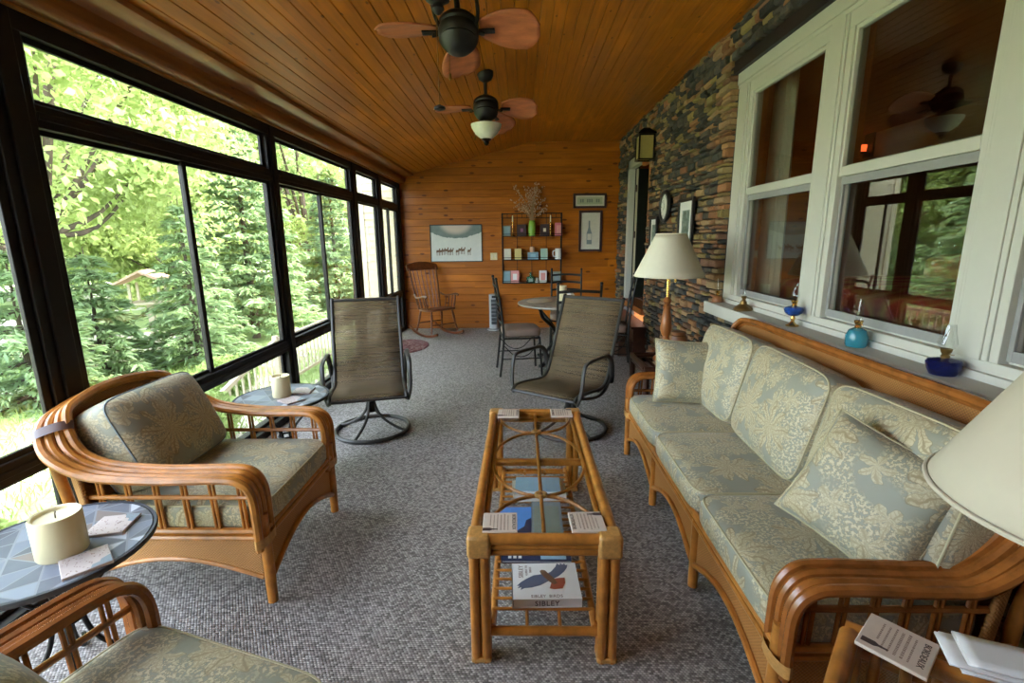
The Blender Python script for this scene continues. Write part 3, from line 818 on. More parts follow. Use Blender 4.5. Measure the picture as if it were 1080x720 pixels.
    for q in range(n):
        ya = -H2+q*seg
        arch = [(xf-0.004, ya+0.02+(seg-0.04)*t/16, 0.125+0.095*math.sin(PI*t/16)) for t in range(17)]
        pn = MB(); pn.grid([[(a, b, 0.315) for a, b, c in arch], arch]); pn.grid([[(a-0.012, b, c) for a, b, c in arch], [(a-0.012, b, 0.315) for a, b, c in arch]])
        pn.build('front_panel', 'wicker', root)
        if q: MB().tube([(xf-0.004, ya, 0.012), (xf-0.004, ya, 0.33)], 0.021, 10).build('leg', 'rattan', root)
    MB().bb((xb+0.05, -H2+0.01, 0.30), (xf-0.01, H2-0.01, 0.325)).build('seat_deck', 'wicker', root)
    # cushions
    sd = xf - (xb+0.16) + 0.03; cx = xf+0.015-sd/2; th = seat_top-0.325
    for q in range(n):
        yc = -H2+seg*(q+0.5)
        c = cushion(sd, seg+0.005, th, 0.20, 0.014).xform(Matrix.Translation((cx, yc, 0.325+th/2)))
        co = c.build('seat_cushion', 'palm_fabric', root)
        p = MB()
        for zz in (0.36, -0.36): p.tube([(a+cx, b+yc, c_+0.325+th/2) for a, b, c_ in welt(sd*0.966, (seg+0.005)*0.966, zz*th, 0.005, 0.20)], 0.0045, 6, True)
        p.build('piping', 'piping', co)
    ct = 0.22 if n == 1 else 0.20
    for q in range(n):
        yc = -H2+seg*(q+0.5); w = (cush_w or seg-0.01)
        T = Matrix.Translation((xb+0.21+(0.0 if n == 1 else 0.0), yc, seat_top-0.01+back_h/2*math.cos(math.radians(lean)))) @ Euler((0, -math.radians(lean), 0)).to_matrix().to_4x4() @ Euler((0, PI/2, 0)).to_matrix().to_4x4()
        if n > 1: T = T @ Euler((0, 0, math.radians((0.8, -1.5, 1.2)[q]))).to_matrix().to_4x4()
        c = cushion(back_h, w, ct, 0.26, 0.045).xform(T); co = c.build('back_cushion', 'palm_fabric', root)
        p = MB()
        for zz in (0.36, -0.36): p.tube([T @ Vector(v) for v in welt(back_h*0.968, w*0.968, zz*ct, 0.005, 0.26)], 0.0042, 6, True)
        p.build('piping', 'piping' if n > 1 else 'piping_blue', co)
    return root

rattan_seat('rattan_sofa', 'long rattan sofa with palm print cushions below the white windows', 'sofa', 1.99, 3, -0.33, 0.965, 0.58, (1.135, 2.195, 0), PI, 'rattan_dark', back_h=0.50, lean=14)
rattan_seat('rattan_armchair', 'rattan armchair with palm print cushions standing between the two round side tables', 'armchair', 0.69, 1, -0.46, 0.845, 0.60, (-1.46, 2.105, 0), 0, 'rattan', None, back_h=0.42, lean=25, cush_w=0.56)
rattan_seat('rattan_loveseat', 'rattan loveseat cut off by the lower left corner, nearest to the camera', 'loveseat', 1.31, 2, -0.33, 0.90, 0.61, (-0.575, 0.586, 0), math.radians(73), 'rattan_dark', None, back_h=0.50, lean=14)

# throw pillows on the sofa
def pillow(label, size, thick, mat):
    o = throw_pillow(size, thick).build('throw_pillow', 'palm_fabric', None)
    tag(o, label, 'pillow', 'throw pillows on the sofa'); o.matrix_world = mat
    n = 20
    def edge(a, b): return (b*size/2*(1-0.07*(1-a*a)*b*b), 0, a*size/2*(1-0.07*(1-b*b)*a*a))
    loop = [edge(-1, -1+2*i/n) for i in range(n)] + [edge(-1+2*i/n, 1) for i in range(n)] + [edge(1, 1-2*i/n) for i in range(n)] + [edge(1-2*i/n, -1) for i in range(n)]
    MB().tube(loop, 0.004, 6, True).build('piping', 'piping', o)
    return o
pillow('square palm print throw pillow leaning on the far arm of the sofa', 0.40, 0.13, Matrix.Translation((1.03, 2.95, 0.675)) @ Euler((math.radians(-16), math.radians(3), math.radians(-4))).to_matrix().to_4x4())
pillow('tilted palm print throw pillow leaning in the near corner of the sofa', 0.40, 0.14, Matrix.Translation((1.075, 1.40, 0.705)) @ Euler((math.radians(-24), math.radians(14), math.radians(-62)), 'XYZ').to_matrix().to_4x4())

# ================================================================ rattan coffee table and what is on it
def ctable():
    root = thing('coffee_table', 'long rattan coffee table with glass top and slatted lower shelf', 'coffee table', (0.073, 2.112, 0))
    hw, hl, zt = 0.262, 0.645, 0.512
    lg = 0.034
    for sx in (-1, 1):
        for sy in (-1, 1):
            x, y = sx*(hw-0.036), sy*(hl-0.036); m_ = MB()
            for dx, dy in ((-.018, -.018), (.018, -.018), (-.018, .018), (.018, .018)): m_.tube([(x+dx, y+dy, 0.0), (x+dx, y+dy, 0.46)], 0.0185, 10)
            l = m_.build('leg', 'rattan', root)
            MB().bb((x-0.036, y-0.036, 0.0), (x+0.036, y+0.036, 0.022)).build('foot_cap', 'binding', l, bevel=0.006)
            MB().bb((x-0.042, y-0.040, 0.425), (x+0.042, y+0.040, 0.511)).build('corner_binding', 'binding', root, bevel=0.012)
    for sx in (-1, 1):
        m_ = MB(); x = sx*(hw-0.022)
        for z, r in ((0.488, 0.022), (0.452, 0.014)): m_.rod((x, -hl+0.05, z), (x, hl-0.05, z), r, 12)
        m_.rod((x-sx*0.03, -hl+0.05, 0.478), (x-sx*0.03, hl-0.05, 0.478), 0.012, 10)
        m_.build('long_rail', 'rattan', root)
    for sy in (-1, 1):
        m_ = MB(); y = sy*(hl-0.022)
        for z, r in ((0.490, 0.020), (0.462, 0.0125), (0.440, 0.0125)): m_.rod((-hw+0.05, y, z), (hw-0.05, y, z), r, 12)
        m_.rod((-hw+0.05, y-sy*0.03, 0.480), (hw-0.05, y-sy*0.03, 0.480), 0.012, 10)
        m_.build('end_rail', 'rattan', root)
    MB().bb((-hw+0.045, 0.005-0.018, 0.455), (hw-0.045, 0.005+0.018, 0.484)).build('cross_bar', 'rattan', root, bevel=0.008)
    MB().bb((-hw+0.035, -hl+0.035, 0.496), (hw-0.035, hl-0.035, 0.502)).build('glass_top', 'table_glass', root, smooth=False)
    m_ = MB(); zz = 0.488; k = 0.325; rx = hw-0.05
    m_.rod((0, -hl+0.05, zz), (0, hl-0.05, zz), 0.0075)
    m_.build('centre_cane', 'rattan', root)
    MB().tube([(rx*math.cos(2*PI*i/48), 0.0+k*math.sin(2*PI*i/48), zz-0.006) for i in range(48)], 0.0072, 8, True).build('oval_cane', 'rattan', root)
    for sy in (-1, 1):
        MB().tube([(-(rx-0.01)*math.cos(PI*i/20), sy*(hl-0.07-(hl-0.07-k)*math.sin(PI*i/20)), zz-0.006) for i in range(21)], 0.0072, 8).build('arched_cane', 'rattan', root)
        m_ = MB(); m_.tube([(0.02*math.cos(2*PI*i/12), sy*k+0.016*math.sin(2*PI*i/12), zz) for i in range(12)], 0.009, 6, True); m_.build('cane_knot', 'binding', root)
    # lower shelf
    zs = 0.128
    for sx in (-1, 1): MB().rod((sx*0.185, -hl+0.03, zs), (sx*0.185, hl-0.03, zs), 0.014, 10).build('shelf_rail', 'rattan', root)
    for sy in (-1, 1):
        m_ = MB(); m_.rod((-hw+0.06, sy*(hl-0.03), 0.113), (hw-0.06, sy*(hl-0.03), 0.113), 0.0165, 10)
        for dx in (-0.06, 0.06): m_.rod((dx, sy*(hl-0.03), 0.118), (dx, sy*(hl-0.105), zs+0.004), 0.007)
        m_.build('shelf_end_rail', 'rattan', root)
    nb = 21
    for i in range(nb):
        y = -hl+0.105 + (2*hl-0.21)*i/(nb-1)
        MB().rod((-0.19, y, zs+0.012), (0.19, y, zs+0.012), 0.0062, 8).build('shelf_slat', 'rattan', root)
    return root
ctable()

def coaster(label, loc, rz, mottled=False, s=0.122, group='tile coasters on the coffee table', bold=True, name='coaster'):
    root = thing(name, label, 'coaster', loc, rz, group)
    MB().box((0, 0, 0.005), (s, s, 0.010)).build('tile', 'coaster_mottled' if mottled else 'coaster_stone', root, bevel=0.002)
    if mottled:
        r = random.Random(sum(map(ord, label))); m_ = MB()
        for _ in range(60):
            a, b = r.uniform(-.055, .055), r.uniform(-.055, .055); q = r.uniform(.0012, .003)
            m_.box((a, b, 0.0102), (q*1.6, q, 0.0006), rz=r.uniform(0, 3))
        m_.build('speckle_print', 'ink_soft', root, smooth=False)
        m2 = MB().poly([(0.058, 0.058, 0.0101), (0.012, 0.058, 0.0101), (0.024, 0.034, 0.0101), (0.036, 0.030, 0.0101), (0.040, 0.012, 0.0101), (0.058, 0.006, 0.0101)], (0, 0, 0.0004))
        m2.build('grey_print', 'slate_cover', root, smooth=False)
    else:
        m_ = MB()
        r = random.Random(5)
        for row in range(6):
            x = -0.034+row*0.0125; y = -0.048
            if row == 0: y = -0.02
            while y < 0.046:
                L = r.uniform(0.002, 0.006); m_.box((x, y+L/2, 0.0102), (0.0058 if row in (3, 4) else 0.004, L*0.8, 0.0006)); y += L+0.0022
        m_.build('small_print', 'ink_soft', root, smooth=False)
        b = [(-0.060, -0.052), (-0.034, -0.052), (-0.026, -0.047), (-0.008, -0.046), (-0.008, -0.041), (-0.026, -0.040), (-0.034, -0.035), (-0.060, -0.035)]
        MB().poly([(x, y, 0.0101) for x, y in b], (0, 0, 0.0006)).build('bottle_print', 'ink', root, smooth=False)
        text_mesh('BORDEAUX', 0.0185, 'ink', root, (0.049, 0.0, 0.0103), (0, 0, -PI/2), 'bold_lettering', 0.95)
    return root
zc = 0.5025
coaster('wine print coaster at the near left corner of the coffee table', (-0.082, 1.555, zc), 0.02)
coaster('wine print coaster at the near right corner of the coffee table', (0.228, 1.562, zc), PI+0.04)
coaster('wine print coaster at the far left corner of the coffee table', (-0.080, 2.665, zc), -0.02)
coaster('wine print coaster at the far right corner of the coffee table', (0.226, 2.672, zc), PI)

def book(name, label, loc, rz, w, d, h, cover, group='books on the coffee table shelf', cat='book'):
    root = thing(name, label, cat, loc, rz, group)
    MB().box((0.003, 0, h/2), (w-0.006, d-0.008, h-0.006)).build('page_block', 'paper_white', root, smooth=False)
    m_ = MB(); m_.box((0, 0, h-0.0015), (w, d, 0.003)); m_.box((0, 0, 0.0015), (w, d, 0.003)); m_.box((-w/2+0.0015, 0, h/2), (0.003, d, h))
    m_.build('cover', cover, root, smooth=False); return root
zs = 0.1465
b = book('bird_book', 'white bird guide with a soaring hawk on its cover, nearest on the table shelf', (0.086, 1.672, zs), 0.03, 0.262, 0.205, 0.038, 'paper_white')
# its spine faces the viewer: turn of the cover print
def hawk(root, z):
    def flat(pts, mat, nm, dz=0.0): MB().poly([(x, y, z+dz) for x, y in pts], (0, 0, 0.0006)).build(nm, mat, root, smooth=False)
    flat([(-0.005, 0.035), (-0.045, 0.028), (-0.075, 0.008), (-0.098, -0.012), (-0.112, -0.030), (-0.100, -0.030), (-0.110, -0.043), (-0.094, -0.038), (-0.098, -0.052), (-0.083, -0.043), (-0.055, -0.040), (-0.020, -0.028), (0.015, -0.004)], 'bird_blue', 'wing_print')
    flat([(0.005, 0.032), (0.028, 0.050), (0.048, 0.078), (0.055, 0.098), (0.066, 0.088), (0.070, 0.100), (0.078, 0.090), (0.086, 0.098), (0.090, 0.086), (0.098, 0.090), (0.094, 0.072), (0.080, 0.048), (0.055, 0.022), (0.025, 0.002)], 'bird_blue', 'wing_print')
    flat([(-0.018, 0.052), (-0.010, 0.060), (0.004, 0.056), (0.014, 0.040), (0.036, 0.008), (0.046, -0.018), (0.034, -0.026), (0.018, -0.012), (-0.004, 0.018), (-0.014, 0.036)], 'bird_brown', 'body_print', 0.0004)
    flat([(0.030, 0.006), (0.052, 0.010), (0.078, 0.012), (0.076, -0.018), (0.064, -0.048), (0.030, -0.052), (0.014, -0.046), (0.022, -0.018)], 'bird_red', 'tail_print', 0.0002)
hawk(b, 0.0382)
text_mesh('SIBLEY', 0.026, 'ink_soft', b, (-0.094, 0.052, 0.0384), (0, 0, PI/2), 'cover_lettering')
text_mesh('GUIDE TO', 0.013, 'ink_soft', b, (-0.072, 0.058, 0.0384), (0, 0, PI/2), 'cover_lettering')
text_mesh('BIRDS', 0.013, 'ink_soft', b, (-0.056, 0.062, 0.0384), (0, 0, PI/2), 'cover_lettering')
text_mesh('SIBLEY', 0.030, 'ink', b, (0.0, -0.1035, 0.019), (PI/2, 0, 0), 'spine_lettering', 1.1)
text_mesh('SIBLEY  BIRDS', 0.020, 'ink_soft', b, (0.0, -0.088, 0.0384), (0, 0, 0), 'cover_lettering')
bm = book('magazine', 'dark blue magazine with a pale blue picture, just behind the bird guide', (0.055, 1.925, zs), 0.0, 0.30, 0.20, 0.012, 'navy')
MB().bb((0.02, -0.09, 0.0121), (0.13, 0.09, 0.0127)).build('cover_picture', 'light_blue', bm, smooth=False)
m_ = MB()
for i in range(3): m_.bb((-0.12+i*0.022, -0.085, 0.0121), (-0.106+i*0.022, -0.045, 0.0127))
m_.build('cover_lettering', 'paper_white', bm, smooth=False)
bm = book('magazine', 'bright blue seascape magazine lying left on the table shelf', (-0.035, 2.13, zs), 0.03, 0.16, 0.24, 0.010, 'sky_blue')
MB().poly([(-0.02, -0.11, 0.0101), (0.075, -0.11, 0.0101), (0.075, 0.02, 0.0101), (0.05, 0.0, 0.0101), (0.04, -0.05, 0.0101)], (0, 0, 0.0005)).build('cover_picture', 'navy', bm, smooth=False)
bm = book('picture_book', 'tall slate grey picture book lying in the middle of the table shelf', (0.115, 2.13, zs), -0.02, 0.15, 0.30, 0.022, 'slate_cover')
MB().bb((-0.062, -0.12, 0.0221), (0.062, 0.11, 0.0226)).build('cover_picture', 'grey_green', bm, smooth=False)
book('paper_book', 'cream paper book under the glass at the back of the table shelf', (0.085, 2.40, zs), 0.06, 0.28, 0.16, 0.040, 'paper_cream')
bm = book('grey_book', 'grey blue book lying on top of the cream paper book', (0.080, 2.40, zs+0.0402), -0.03, 0.24, 0.15, 0.018, 'light_blue')

# ================================================================ round slate side tables
def side_table(label, loc, rz):
    root = thing('side_table', label, 'side table', loc, rz, 'round slate topped side tables')
    t = MB().lathe([(0.0, 0.536), (0.268, 0.536), (0.272, 0.531), (0.272, 0.524), (0.0, 0.522)], 56).build('tabletop', 'slate_mosaic', root)
    MB().lathe([(0.272, 0.518), (0.282, 0.520), (0.284, 0.530), (0.281, 0.537), (0.272, 0.5362)], 56, cap=False).build('rim', 'slate_edge', t)
    MB().ring((0, 0, 0.512), 0.20, 0.007).build('support_ring', 'black_iron', root)
    MB().ring((0, 0, 0.27), 0.046, 0.006, 20).build('waist_ring', 'black_iron', root)
    for k in range(4):
        a = 2*PI*k/4+0.4; c, s = math.cos(a), math.sin(a)
        P = catmull([(0.20*c, 0.20*s, 0.515), (0.15*c, 0.15*s, 0.44), (0.06*c, 0.06*s, 0.33), (0.04*c, 0.04*s, 0.26), (0.07*c, 0.07*s, 0.15), (0.15*c, 0.15*s, 0.06), (0.205*c, 0.205*s, 0.012), (0.235*c, 0.235*s, 0.016), (0.240*c, 0.240*s, 0.040)], 5)
        MB().tube(P, 0.008, 8).build('leg', 'black_iron', root)
    return root
side_table('round slate mosaic side table in front of the rattan armchair, cut by the left edge', (-1.535, 1.37, 0), 0.3)
side_table('round slate mosaic side table between the rattan armchair and the swivel chair', (-1.53, 2.91, 0), 1.1)
def pillar(label, loc, r, h, group='cream pillar candles'):
    root = thing('pillar_candle', label, 'candle', loc, 0, group)
    MB().lathe([(r*0.97, 0.0), (r, 0.004), (r, h-0.006), (r*0.96, h), (r*0.86, h-0.003), (r*0.80, h-0.012), (r*0.4, h-0.015), (0.0, h-0.015)], 32).build('wax', 'candle_wax', root)
    MB().tube([(0, 0, h-0.016), (0.001, 0, h), (0.004, 0, h+0.008)], 0.002, 6).build('wick', 'wick', root); return root
pillar('big cream pillar candle on the near slate table', (-1.470, 1.345, 0.5365), 0.066, 0.135)
pillar('cream pillar candle on the slate table beside the swivel chair', (-1.53, 2.915, 0.5365), 0.055, 0.135)
G = 'mottled tile coasters on the slate tables'
coaster('speckled tile coaster in front of the candle on the near slate table', (-1.345, 1.29, 0.5365), -0.75, True, 0.12, G)
coaster('speckled tile coaster behind the candle on the near slate table', (-1.425, 1.485, 0.5365), 0.2, True, 0.12, G)
coaster('speckled tile coaster in front of the candle on the far slate table', (-1.425, 2.82, 0.5365), -0.6, True, 0.12, G)
coaster('speckled tile coaster behind the candle on the far slate table', (-1.435, 3.005, 0.5365), 0.1, True, 0.12, G)

# ================================================================ swivel sling chairs
def swivel(label, loc, ang):
    root = thing('swivel_chair', label, 'patio chair', loc, ang, 'swivel sling chairs')
    hw = 0.265
    prof = catmull([(0.42, 0, 0.385), (0.36, 0, 0.415), (0.20, 0, 0.405), (0.02, 0, 0.385), (-0.07, 0, 0.41), (-0.13, 0, 0.50), (-0.24, 0, 0.76), (-0.345, 0, 1.00), (-0.365, 0, 1.03)], 6)
    rows = [[(p.x, y, p.z) for p in prof] for y in (-hw, -hw*0.5, 0, hw*0.5, hw)]
    # running length is used as the cloth coordinate so the weave lines follow the seat
    sl = MB().grid(rows).build('sling', 'sling_mesh', root, angle=80)
    me = sl.data; uvd = me.uv_layers[0].data; L = [0]
    for i in range(1, len(prof)): L.append(L[-1]+(prof[i]-prof[i-1]).length)
    npf = len(prof)
    for p in me.polygons:
        for li in p.loop_indices:
            vi = me.loops[li].vertex_index; uvd[li].uv = (me.vertices[vi].co.y, L[vi % npf])
    md = sl.modifiers.new('solid', 'SOLIDIFY'); md.thickness = 0.003
    for s in (-1, 1):
        MB().tube([(p.x, s*hw, p.z) for p in prof], 0.014, 8).build('side_rail', 'sling_frame', root)
        arm = catmull([(0.385, s*(hw+0.005), 0.36), (0.375, s*(hw+0.03), 0.45), (0.35, s*(hw+0.035), 0.60), (0.30, s*(hw+0.035), 0.645), (0.12, s*(hw+0.035), 0.645), (-0.03, s*(hw+0.035), 0.635), (-0.10, s*(hw+0.032), 0.57), (-0.13, s*(hw+0.025), 0.46), (-0.15, s*(hw+0.012), 0.40)], 6)
        MB().tube(arm, 0.021, 10, flat=0.62).build('arm', 'sling_frame', root)
        MB().tube(catmull([(-0.13, s*(hw+0.018), 0.45), (-0.02, s*(hw+0.012), 0.355), (0.12, s*(hw-0.02), 0.335), (0.20, s*0.10, 0.33)], 5), 0.012, 8).build('spring_bar', 'sling_frame', root)
    MB().rod((-0.353, -hw, 1.016), (-0.353, hw, 1.016), 0.012).build('top_bar', 'sling_frame', root)
    MB().rod((0.41, -hw, 0.388), (0.41, hw, 0.388), 0.012).build('front_bar', 'sling_frame', root)
    m_ = MB(); m_.bb((-0.12, -0.05, 0.30), (0.16, 0.05, 0.325)); m_.rod((0.10, -0.17, 0.33), (0.10, 0.17, 0.33), 0.013); m_.rod((-0.06, -0.17, 0.33), (-0.06, 0.17, 0.33), 0.013)
    m_.build('swivel_plate', 'black_iron', root)
    MB().lathe([(0.030, 0.16), (0.034, 0.18), (0.034, 0.27), (0.024, 0.28), (0.024, 0.305)], 16).build('swivel_post', 'black_iron', root)
    MB().ring((0, 0, 0.017), 0.285, 0.016, 48).build('base_ring', 'sling_frame', root)
    for k in range(4):
        a = PI/4+PI/2*k+0.3; c, s = math.cos(a), math.sin(a)
        MB().tube(catmull([(0.025*c, 0.025*s, 0.25), (0.05*c, 0.05*s, 0.17), (0.11*c, 0.11*s, 0.10), (0.20*c, 0.20*s, 0.05), (0.28*c, 0.28*s, 0.022)], 5), 0.011, 8).build('base_spoke', 'sling_frame', root)
    return root
swivel('brown mesh swivel chair by the window, facing the camera', (-1.21, 3.66, 0), math.radians(-74))
swivel('brown mesh swivel chair behind the coffee table, turned to the left', (0.38, 3.68, 0), math.radians(-125))

# ================================================================ dining set
TC = (0.50, 5.86)
def dining_table():
    root = thing('dining_table', 'round stone topped dining table on curved black iron legs', 'dining table', (*TC, 0))
    MB().lathe([(0.0, 0.752), (0.535, 0.752), (0.55, 0.744), (0.552, 0.732), (0.54, 0.722), (0.0, 0.722)], 56).build('tabletop', 'table_stone', root)
    MB().ring((0, 0, 0.712), 0.40, 0.012, 40).build('support_ring', 'black_iron', root)
    MB().ring((0, 0, 0.36), 0.12, 0.011, 28).build('waist_ring', 'black_iron', root)
    for k in range(4):
        a = PI/4+PI/2*k; c, s = math.cos(a), math.sin(a)
        P = catmull([(0.41*c, 0.41*s, 0.705), (0.36*c, 0.36*s, 0.60), (0.22*c, 0.22*s, 0.49), (0.125*c, 0.125*s, 0.38), (0.14*c, 0.14*s, 0.24), (0.26*c, 0.26*s, 0.10), (0.36*c, 0.36*s, 0.018), (0.41*c, 0.41*s, 0.022)], 6)
        MB().tube(P, 0.021, 10).build('leg', 'black_iron', root)
    return root
dining_table()
def dining_chair():
    root = thing('dining_chair', 'x', 'dining chair', (0, 0, 0), 0, 'ladder back iron dining chairs')
    hw = 0.205
    for s in (-1, 1):
        MB().tube(catmull([(-0.245, s*hw, 0.0), (-0.215, s*hw, 0.25), (-0.20, s*hw, 0.46), (-0.225, s*hw, 0.75), (-0.275, s*hw, 1.07)], 5), 0.0125, 8).build('back_post', 'black_iron', root)
        MB().lathe([(0.0, 0.0), (0.013, 0.004), (0.017, 0.016), (0.012, 0.028), (0.0, 0.032)], 12, (-0.277, s*hw, 1.068)).build('finial', 'black_iron', root)
        MB().tube(catmull([(0.225, s*(hw+0.005), 0.0), (0.21, s*hw, 0.25), (0.20, s*hw, 0.43)], 5), 0.012, 8).build('front_leg', 'black_iron', root)
        MB().rod((-0.222, s*hw, 0.20), (0.212, s*hw, 0.20), 0.007).build('side_stretcher', 'black_iron', root)
        MB().tube(catmull([(-0.205, s*hw, 0.36), (-0.08, s*hw, 0.24), (0.06, s*hw, 0.24), (0.20, s*hw, 0.38)], 5), 0.006, 6).build('side_scroll', 'black_iron', root)
    for i, z in enumerate((0.60, 0.70, 0.80, 0.90, 1.00)):
        x = -0.213-0.062*((z-0.58)/0.45)**1.4
        P = [(x-0.020*(1-(2*t/10-1)**2), -hw+2*hw*t/10, z+0.012*math.sin(PI*t/10)) for t in range(11)]
        m_ = MB()
        m_.grid([[(p[0]-0.004, p[1], p[2]-0.014) for p in P], [(p[0]-0.004, p[1], p[2]+0.014) for p in P], [(p[0]+0.004, p[1], p[2]+0.014) for p in P], [(p[0]+0.004, p[1], p[2]-0.014) for p in P], [(p[0]-0.004, p[1], p[2]-0.014) for p in P]])
        m_.build('back_slat', 'black_iron', root)
    m_ = MB()
    for a, b in (((-0.2, -hw, .43), (0.2, -hw, .43)), ((0.2, -hw, .43), (0.2, hw, .43)), ((0.2, hw, .43), (-0.2, hw, .43)), ((-0.2, hw, .43), (-0.2, -hw, .43))): m_.rod(a, b, 0.011)
    m_.build('seat_frame', 'black_iron', root)
    cushion(0.43, 0.43, 0.09, 0.35, 0.02).xform(Matrix.Translation((0.01, 0, 0.487))).build('seat_cushion', 'dining_cushion', root)
    return root
ch = dining_chair(); ch.location = (-0.03, 5.42, 0); ch.rotation_euler = (0, 0, math.radians(8)); ch['label'] = 'iron ladder back dining chair left of the round table, seen from its side'
dup(ch, (0.55, 4.87, 0), math.radians(90), 'iron ladder back dining chair with its back right behind the swivel chair')
dup(ch, (0.60, 6.52, 0), math.radians(-95), 'iron ladder back dining chair on the far side of the round table')
dup(ch, (1.03, 5.62, 0), math.radians(172), 'iron ladder back dining chair between the round table and the stone wall')
def placemat(label, x, y, rz):
    m_ = MB().lathe([(0.0, 0.0), (0.17, 0.0), (0.18, 0.004), (0.17, 0.008), (0.12, 0.007), (0.0, 0.007)], 32)
    m_.v = [(a*1.2, b*0.85, c) for a, b, c in m_.v]
    o = m_.build('placemat', 'paper_cream', None, loc=(x, y, 0.7525), rot=(0, 0, rz)); tag(o, label, 'placemat'); return o
placemat('oval tan woven placemat at the left side of the round table', 0.22, 5.93, 1.2)
pillar('tan pillar candle standing on the round dining table', (0.485, 5.88, 0.7525), 0.062, 0.19, None)
fl = thing('flower_ornament', 'small white flower ornament beside the candle on the dining table', 'ornament', (0.585, 5.80, 0.7525))
MB().lathe([(0.0, 0), (0.03, 0.002), (0.012, 0.02), (0.010, 0.06), (0.0, 0.062)], 14).build('stand', 'old_brass', fl)
m_ = MB()
for k in range(7):
    a = 2*PI*k/7; m_.sphere((0.028*math.cos(a), 0.028*math.sin(a), 0.085+0.012*(k % 2)), 0.020, 6, (1, 1, 0.7))
m_.sphere((0, 0, 0.10), 0.018, 6); m_.build('petals', 'paper_white', fl)

# ================================================================ rocking chair
def rocker():
    root = thing('rocking_chair', 'dark wooden spindle back rocking chair in front of the pine wall', 'rocking chair', (-1.36, 7.62, 0), math.radians(-48))
    hw = 0.235
    # seat: shaped plank
    m_ = MB(); pts = []
    for k in range(40):
        a = 2*PI*k/40; cx, sy = math.cos(a), math.sin(a)
        pts.append((0.01+0.235*math.copysign(abs(cx)**0.5, cx), (0.255 if cx > 0 else 0.235)*math.copysign(abs(sy)**0.5, sy), 0.405 + 0.02*cx))
    m_.poly(pts, (0, 0, 0.032)); m_.build('seat', 'rocker_wood', root, bevel=0.008)
    for s in (-1, 1):
        MB().tube(catmull([(-0.20, s*0.20, 0.42), (-0.27, s*0.225, 0.68), (-0.37, s*0.25, 1.06)], 6), [0.015]*6+[0.014]*6+[0.012], 8).build('back_post', 'rocker_wood', root)
    for k in range(6):
        y = -0.155+0.31*k/5
        MB().tube(catmull([(-0.20, y, 0.425), (-0.275, y*1.1, 0.70), (-0.365, y*1.2, 1.03)], 4), 0.0075, 6).build('back_spindle', 'rocker_wood', root)
    m_ = MB(); rows = []
    for t in range(17):
        u = -1+2*t/16; y = u*0.285; x = -0.362-0.045*(1-u*u); hh = 0.055+0.03*(1-u*u)
        rows.append([(x+0.011, y, 1.02), (x-0.011-0.02, y, 1.02+hh*1.6), (x-0.034-0.02, y, 1.02+hh*1.6), (x-0.012, y, 1.02), (x+0.011, y, 1.02)])
    m_.grid(rows); m_.f.append(tuple(range(4))[::-1]); o = 16*5; m_.f.append((o, o+1, o+2, o+3)); m_.fc += [None, None]
    m_.build('crest_rail', 'rocker_wood', root)
    for s in (-1, 1):
        P = catmull([(-0.275, s*0.23, 0.66), (-0.16, s*0.265, 0.615), (-0.02, s*0.285, 0.63), (0.12, s*0.29, 0.655), (0.20, s*0.29, 0.64)], 5)
        MB().tube(P, [0.014]*12+[0.018]*8+[0.022], 8, flat=0.6).build('arm', 'rocker_wood', root)
        for k, (x, t) in enumerate(((-0.12, .62), (-0.03, .625), (0.06, .64))): MB().rod((x+0.01, s*0.235, 0.43), (x-0.005, s*0.275, t), 0.0075).build('arm_spindle', 'rocker_wood', root)
        MB().tube([(0.14, s*0.235, 0.43), (0.135, s*0.25, 0.49), (0.13, s*0.265, 0.54), (0.125, s*0.28, 0.65)], [0.013, 0.018, 0.012, 0.013], 8).build('arm_post', 'rocker_wood', root)
        for x, xx in ((0.16, 0.22), (-0.16, -0.23)):
            MB().tube([(x, s*0.19, 0.41), (x+(xx-x)*.3, s*0.205, 0.30), (x+(xx-x)*.5, s*0.215, 0.22), (xx, s*0.24, 0.075)], [0.014, 0.020, 0.015, 0.014], 8).build('leg', 'rocker_wood', root)
        R = 1.05; m_ = MB(); rows = []
        for t in range(21):
            x = -0.44+0.82*t/20; z = R-math.sqrt(R*R-x*x); th = 0.034
            rows.append([(x, s*0.24-0.012, z), (x, s*0.24+0.012, z), (x, s*0.24+0.012, z+th), (x, s*0.24-0.012, z+th), (x, s*0.24-0.012, z)])
        m_.grid(rows); m_.f += [(0, 1, 2, 3)[::-1], (100, 101, 102, 103)]; m_.fc += [None, None]
        m_.build('rocker_runner', 'rocker_wood', root)
    MB().rod((0.19, -0.215, 0.20), (0.19, 0.215, 0.20), 0.010).build('stretcher', 'rocker_wood', root)
    MB().rod((-0.20, -0.215, 0.20), (-0.20, 0.215, 0.20), 0.010).build('stretcher', 'rocker_wood', root)
rocker()
m_ = MB().lathe([(0.0, 0.012), (0.93, 0.012), (0.98, 0.009), (1.0, 0.001), (0.0, 0.001)], 56); m_.v = [(a*0.37, b*0.49, c) for a, b, c in m_.v]
o = m_.build('oval_rug', 'red_rug', None, loc=(-1.72, 6.78, 0.0)); tag(o, 'dark red oval rug on the carpet by the window wall', 'rug')

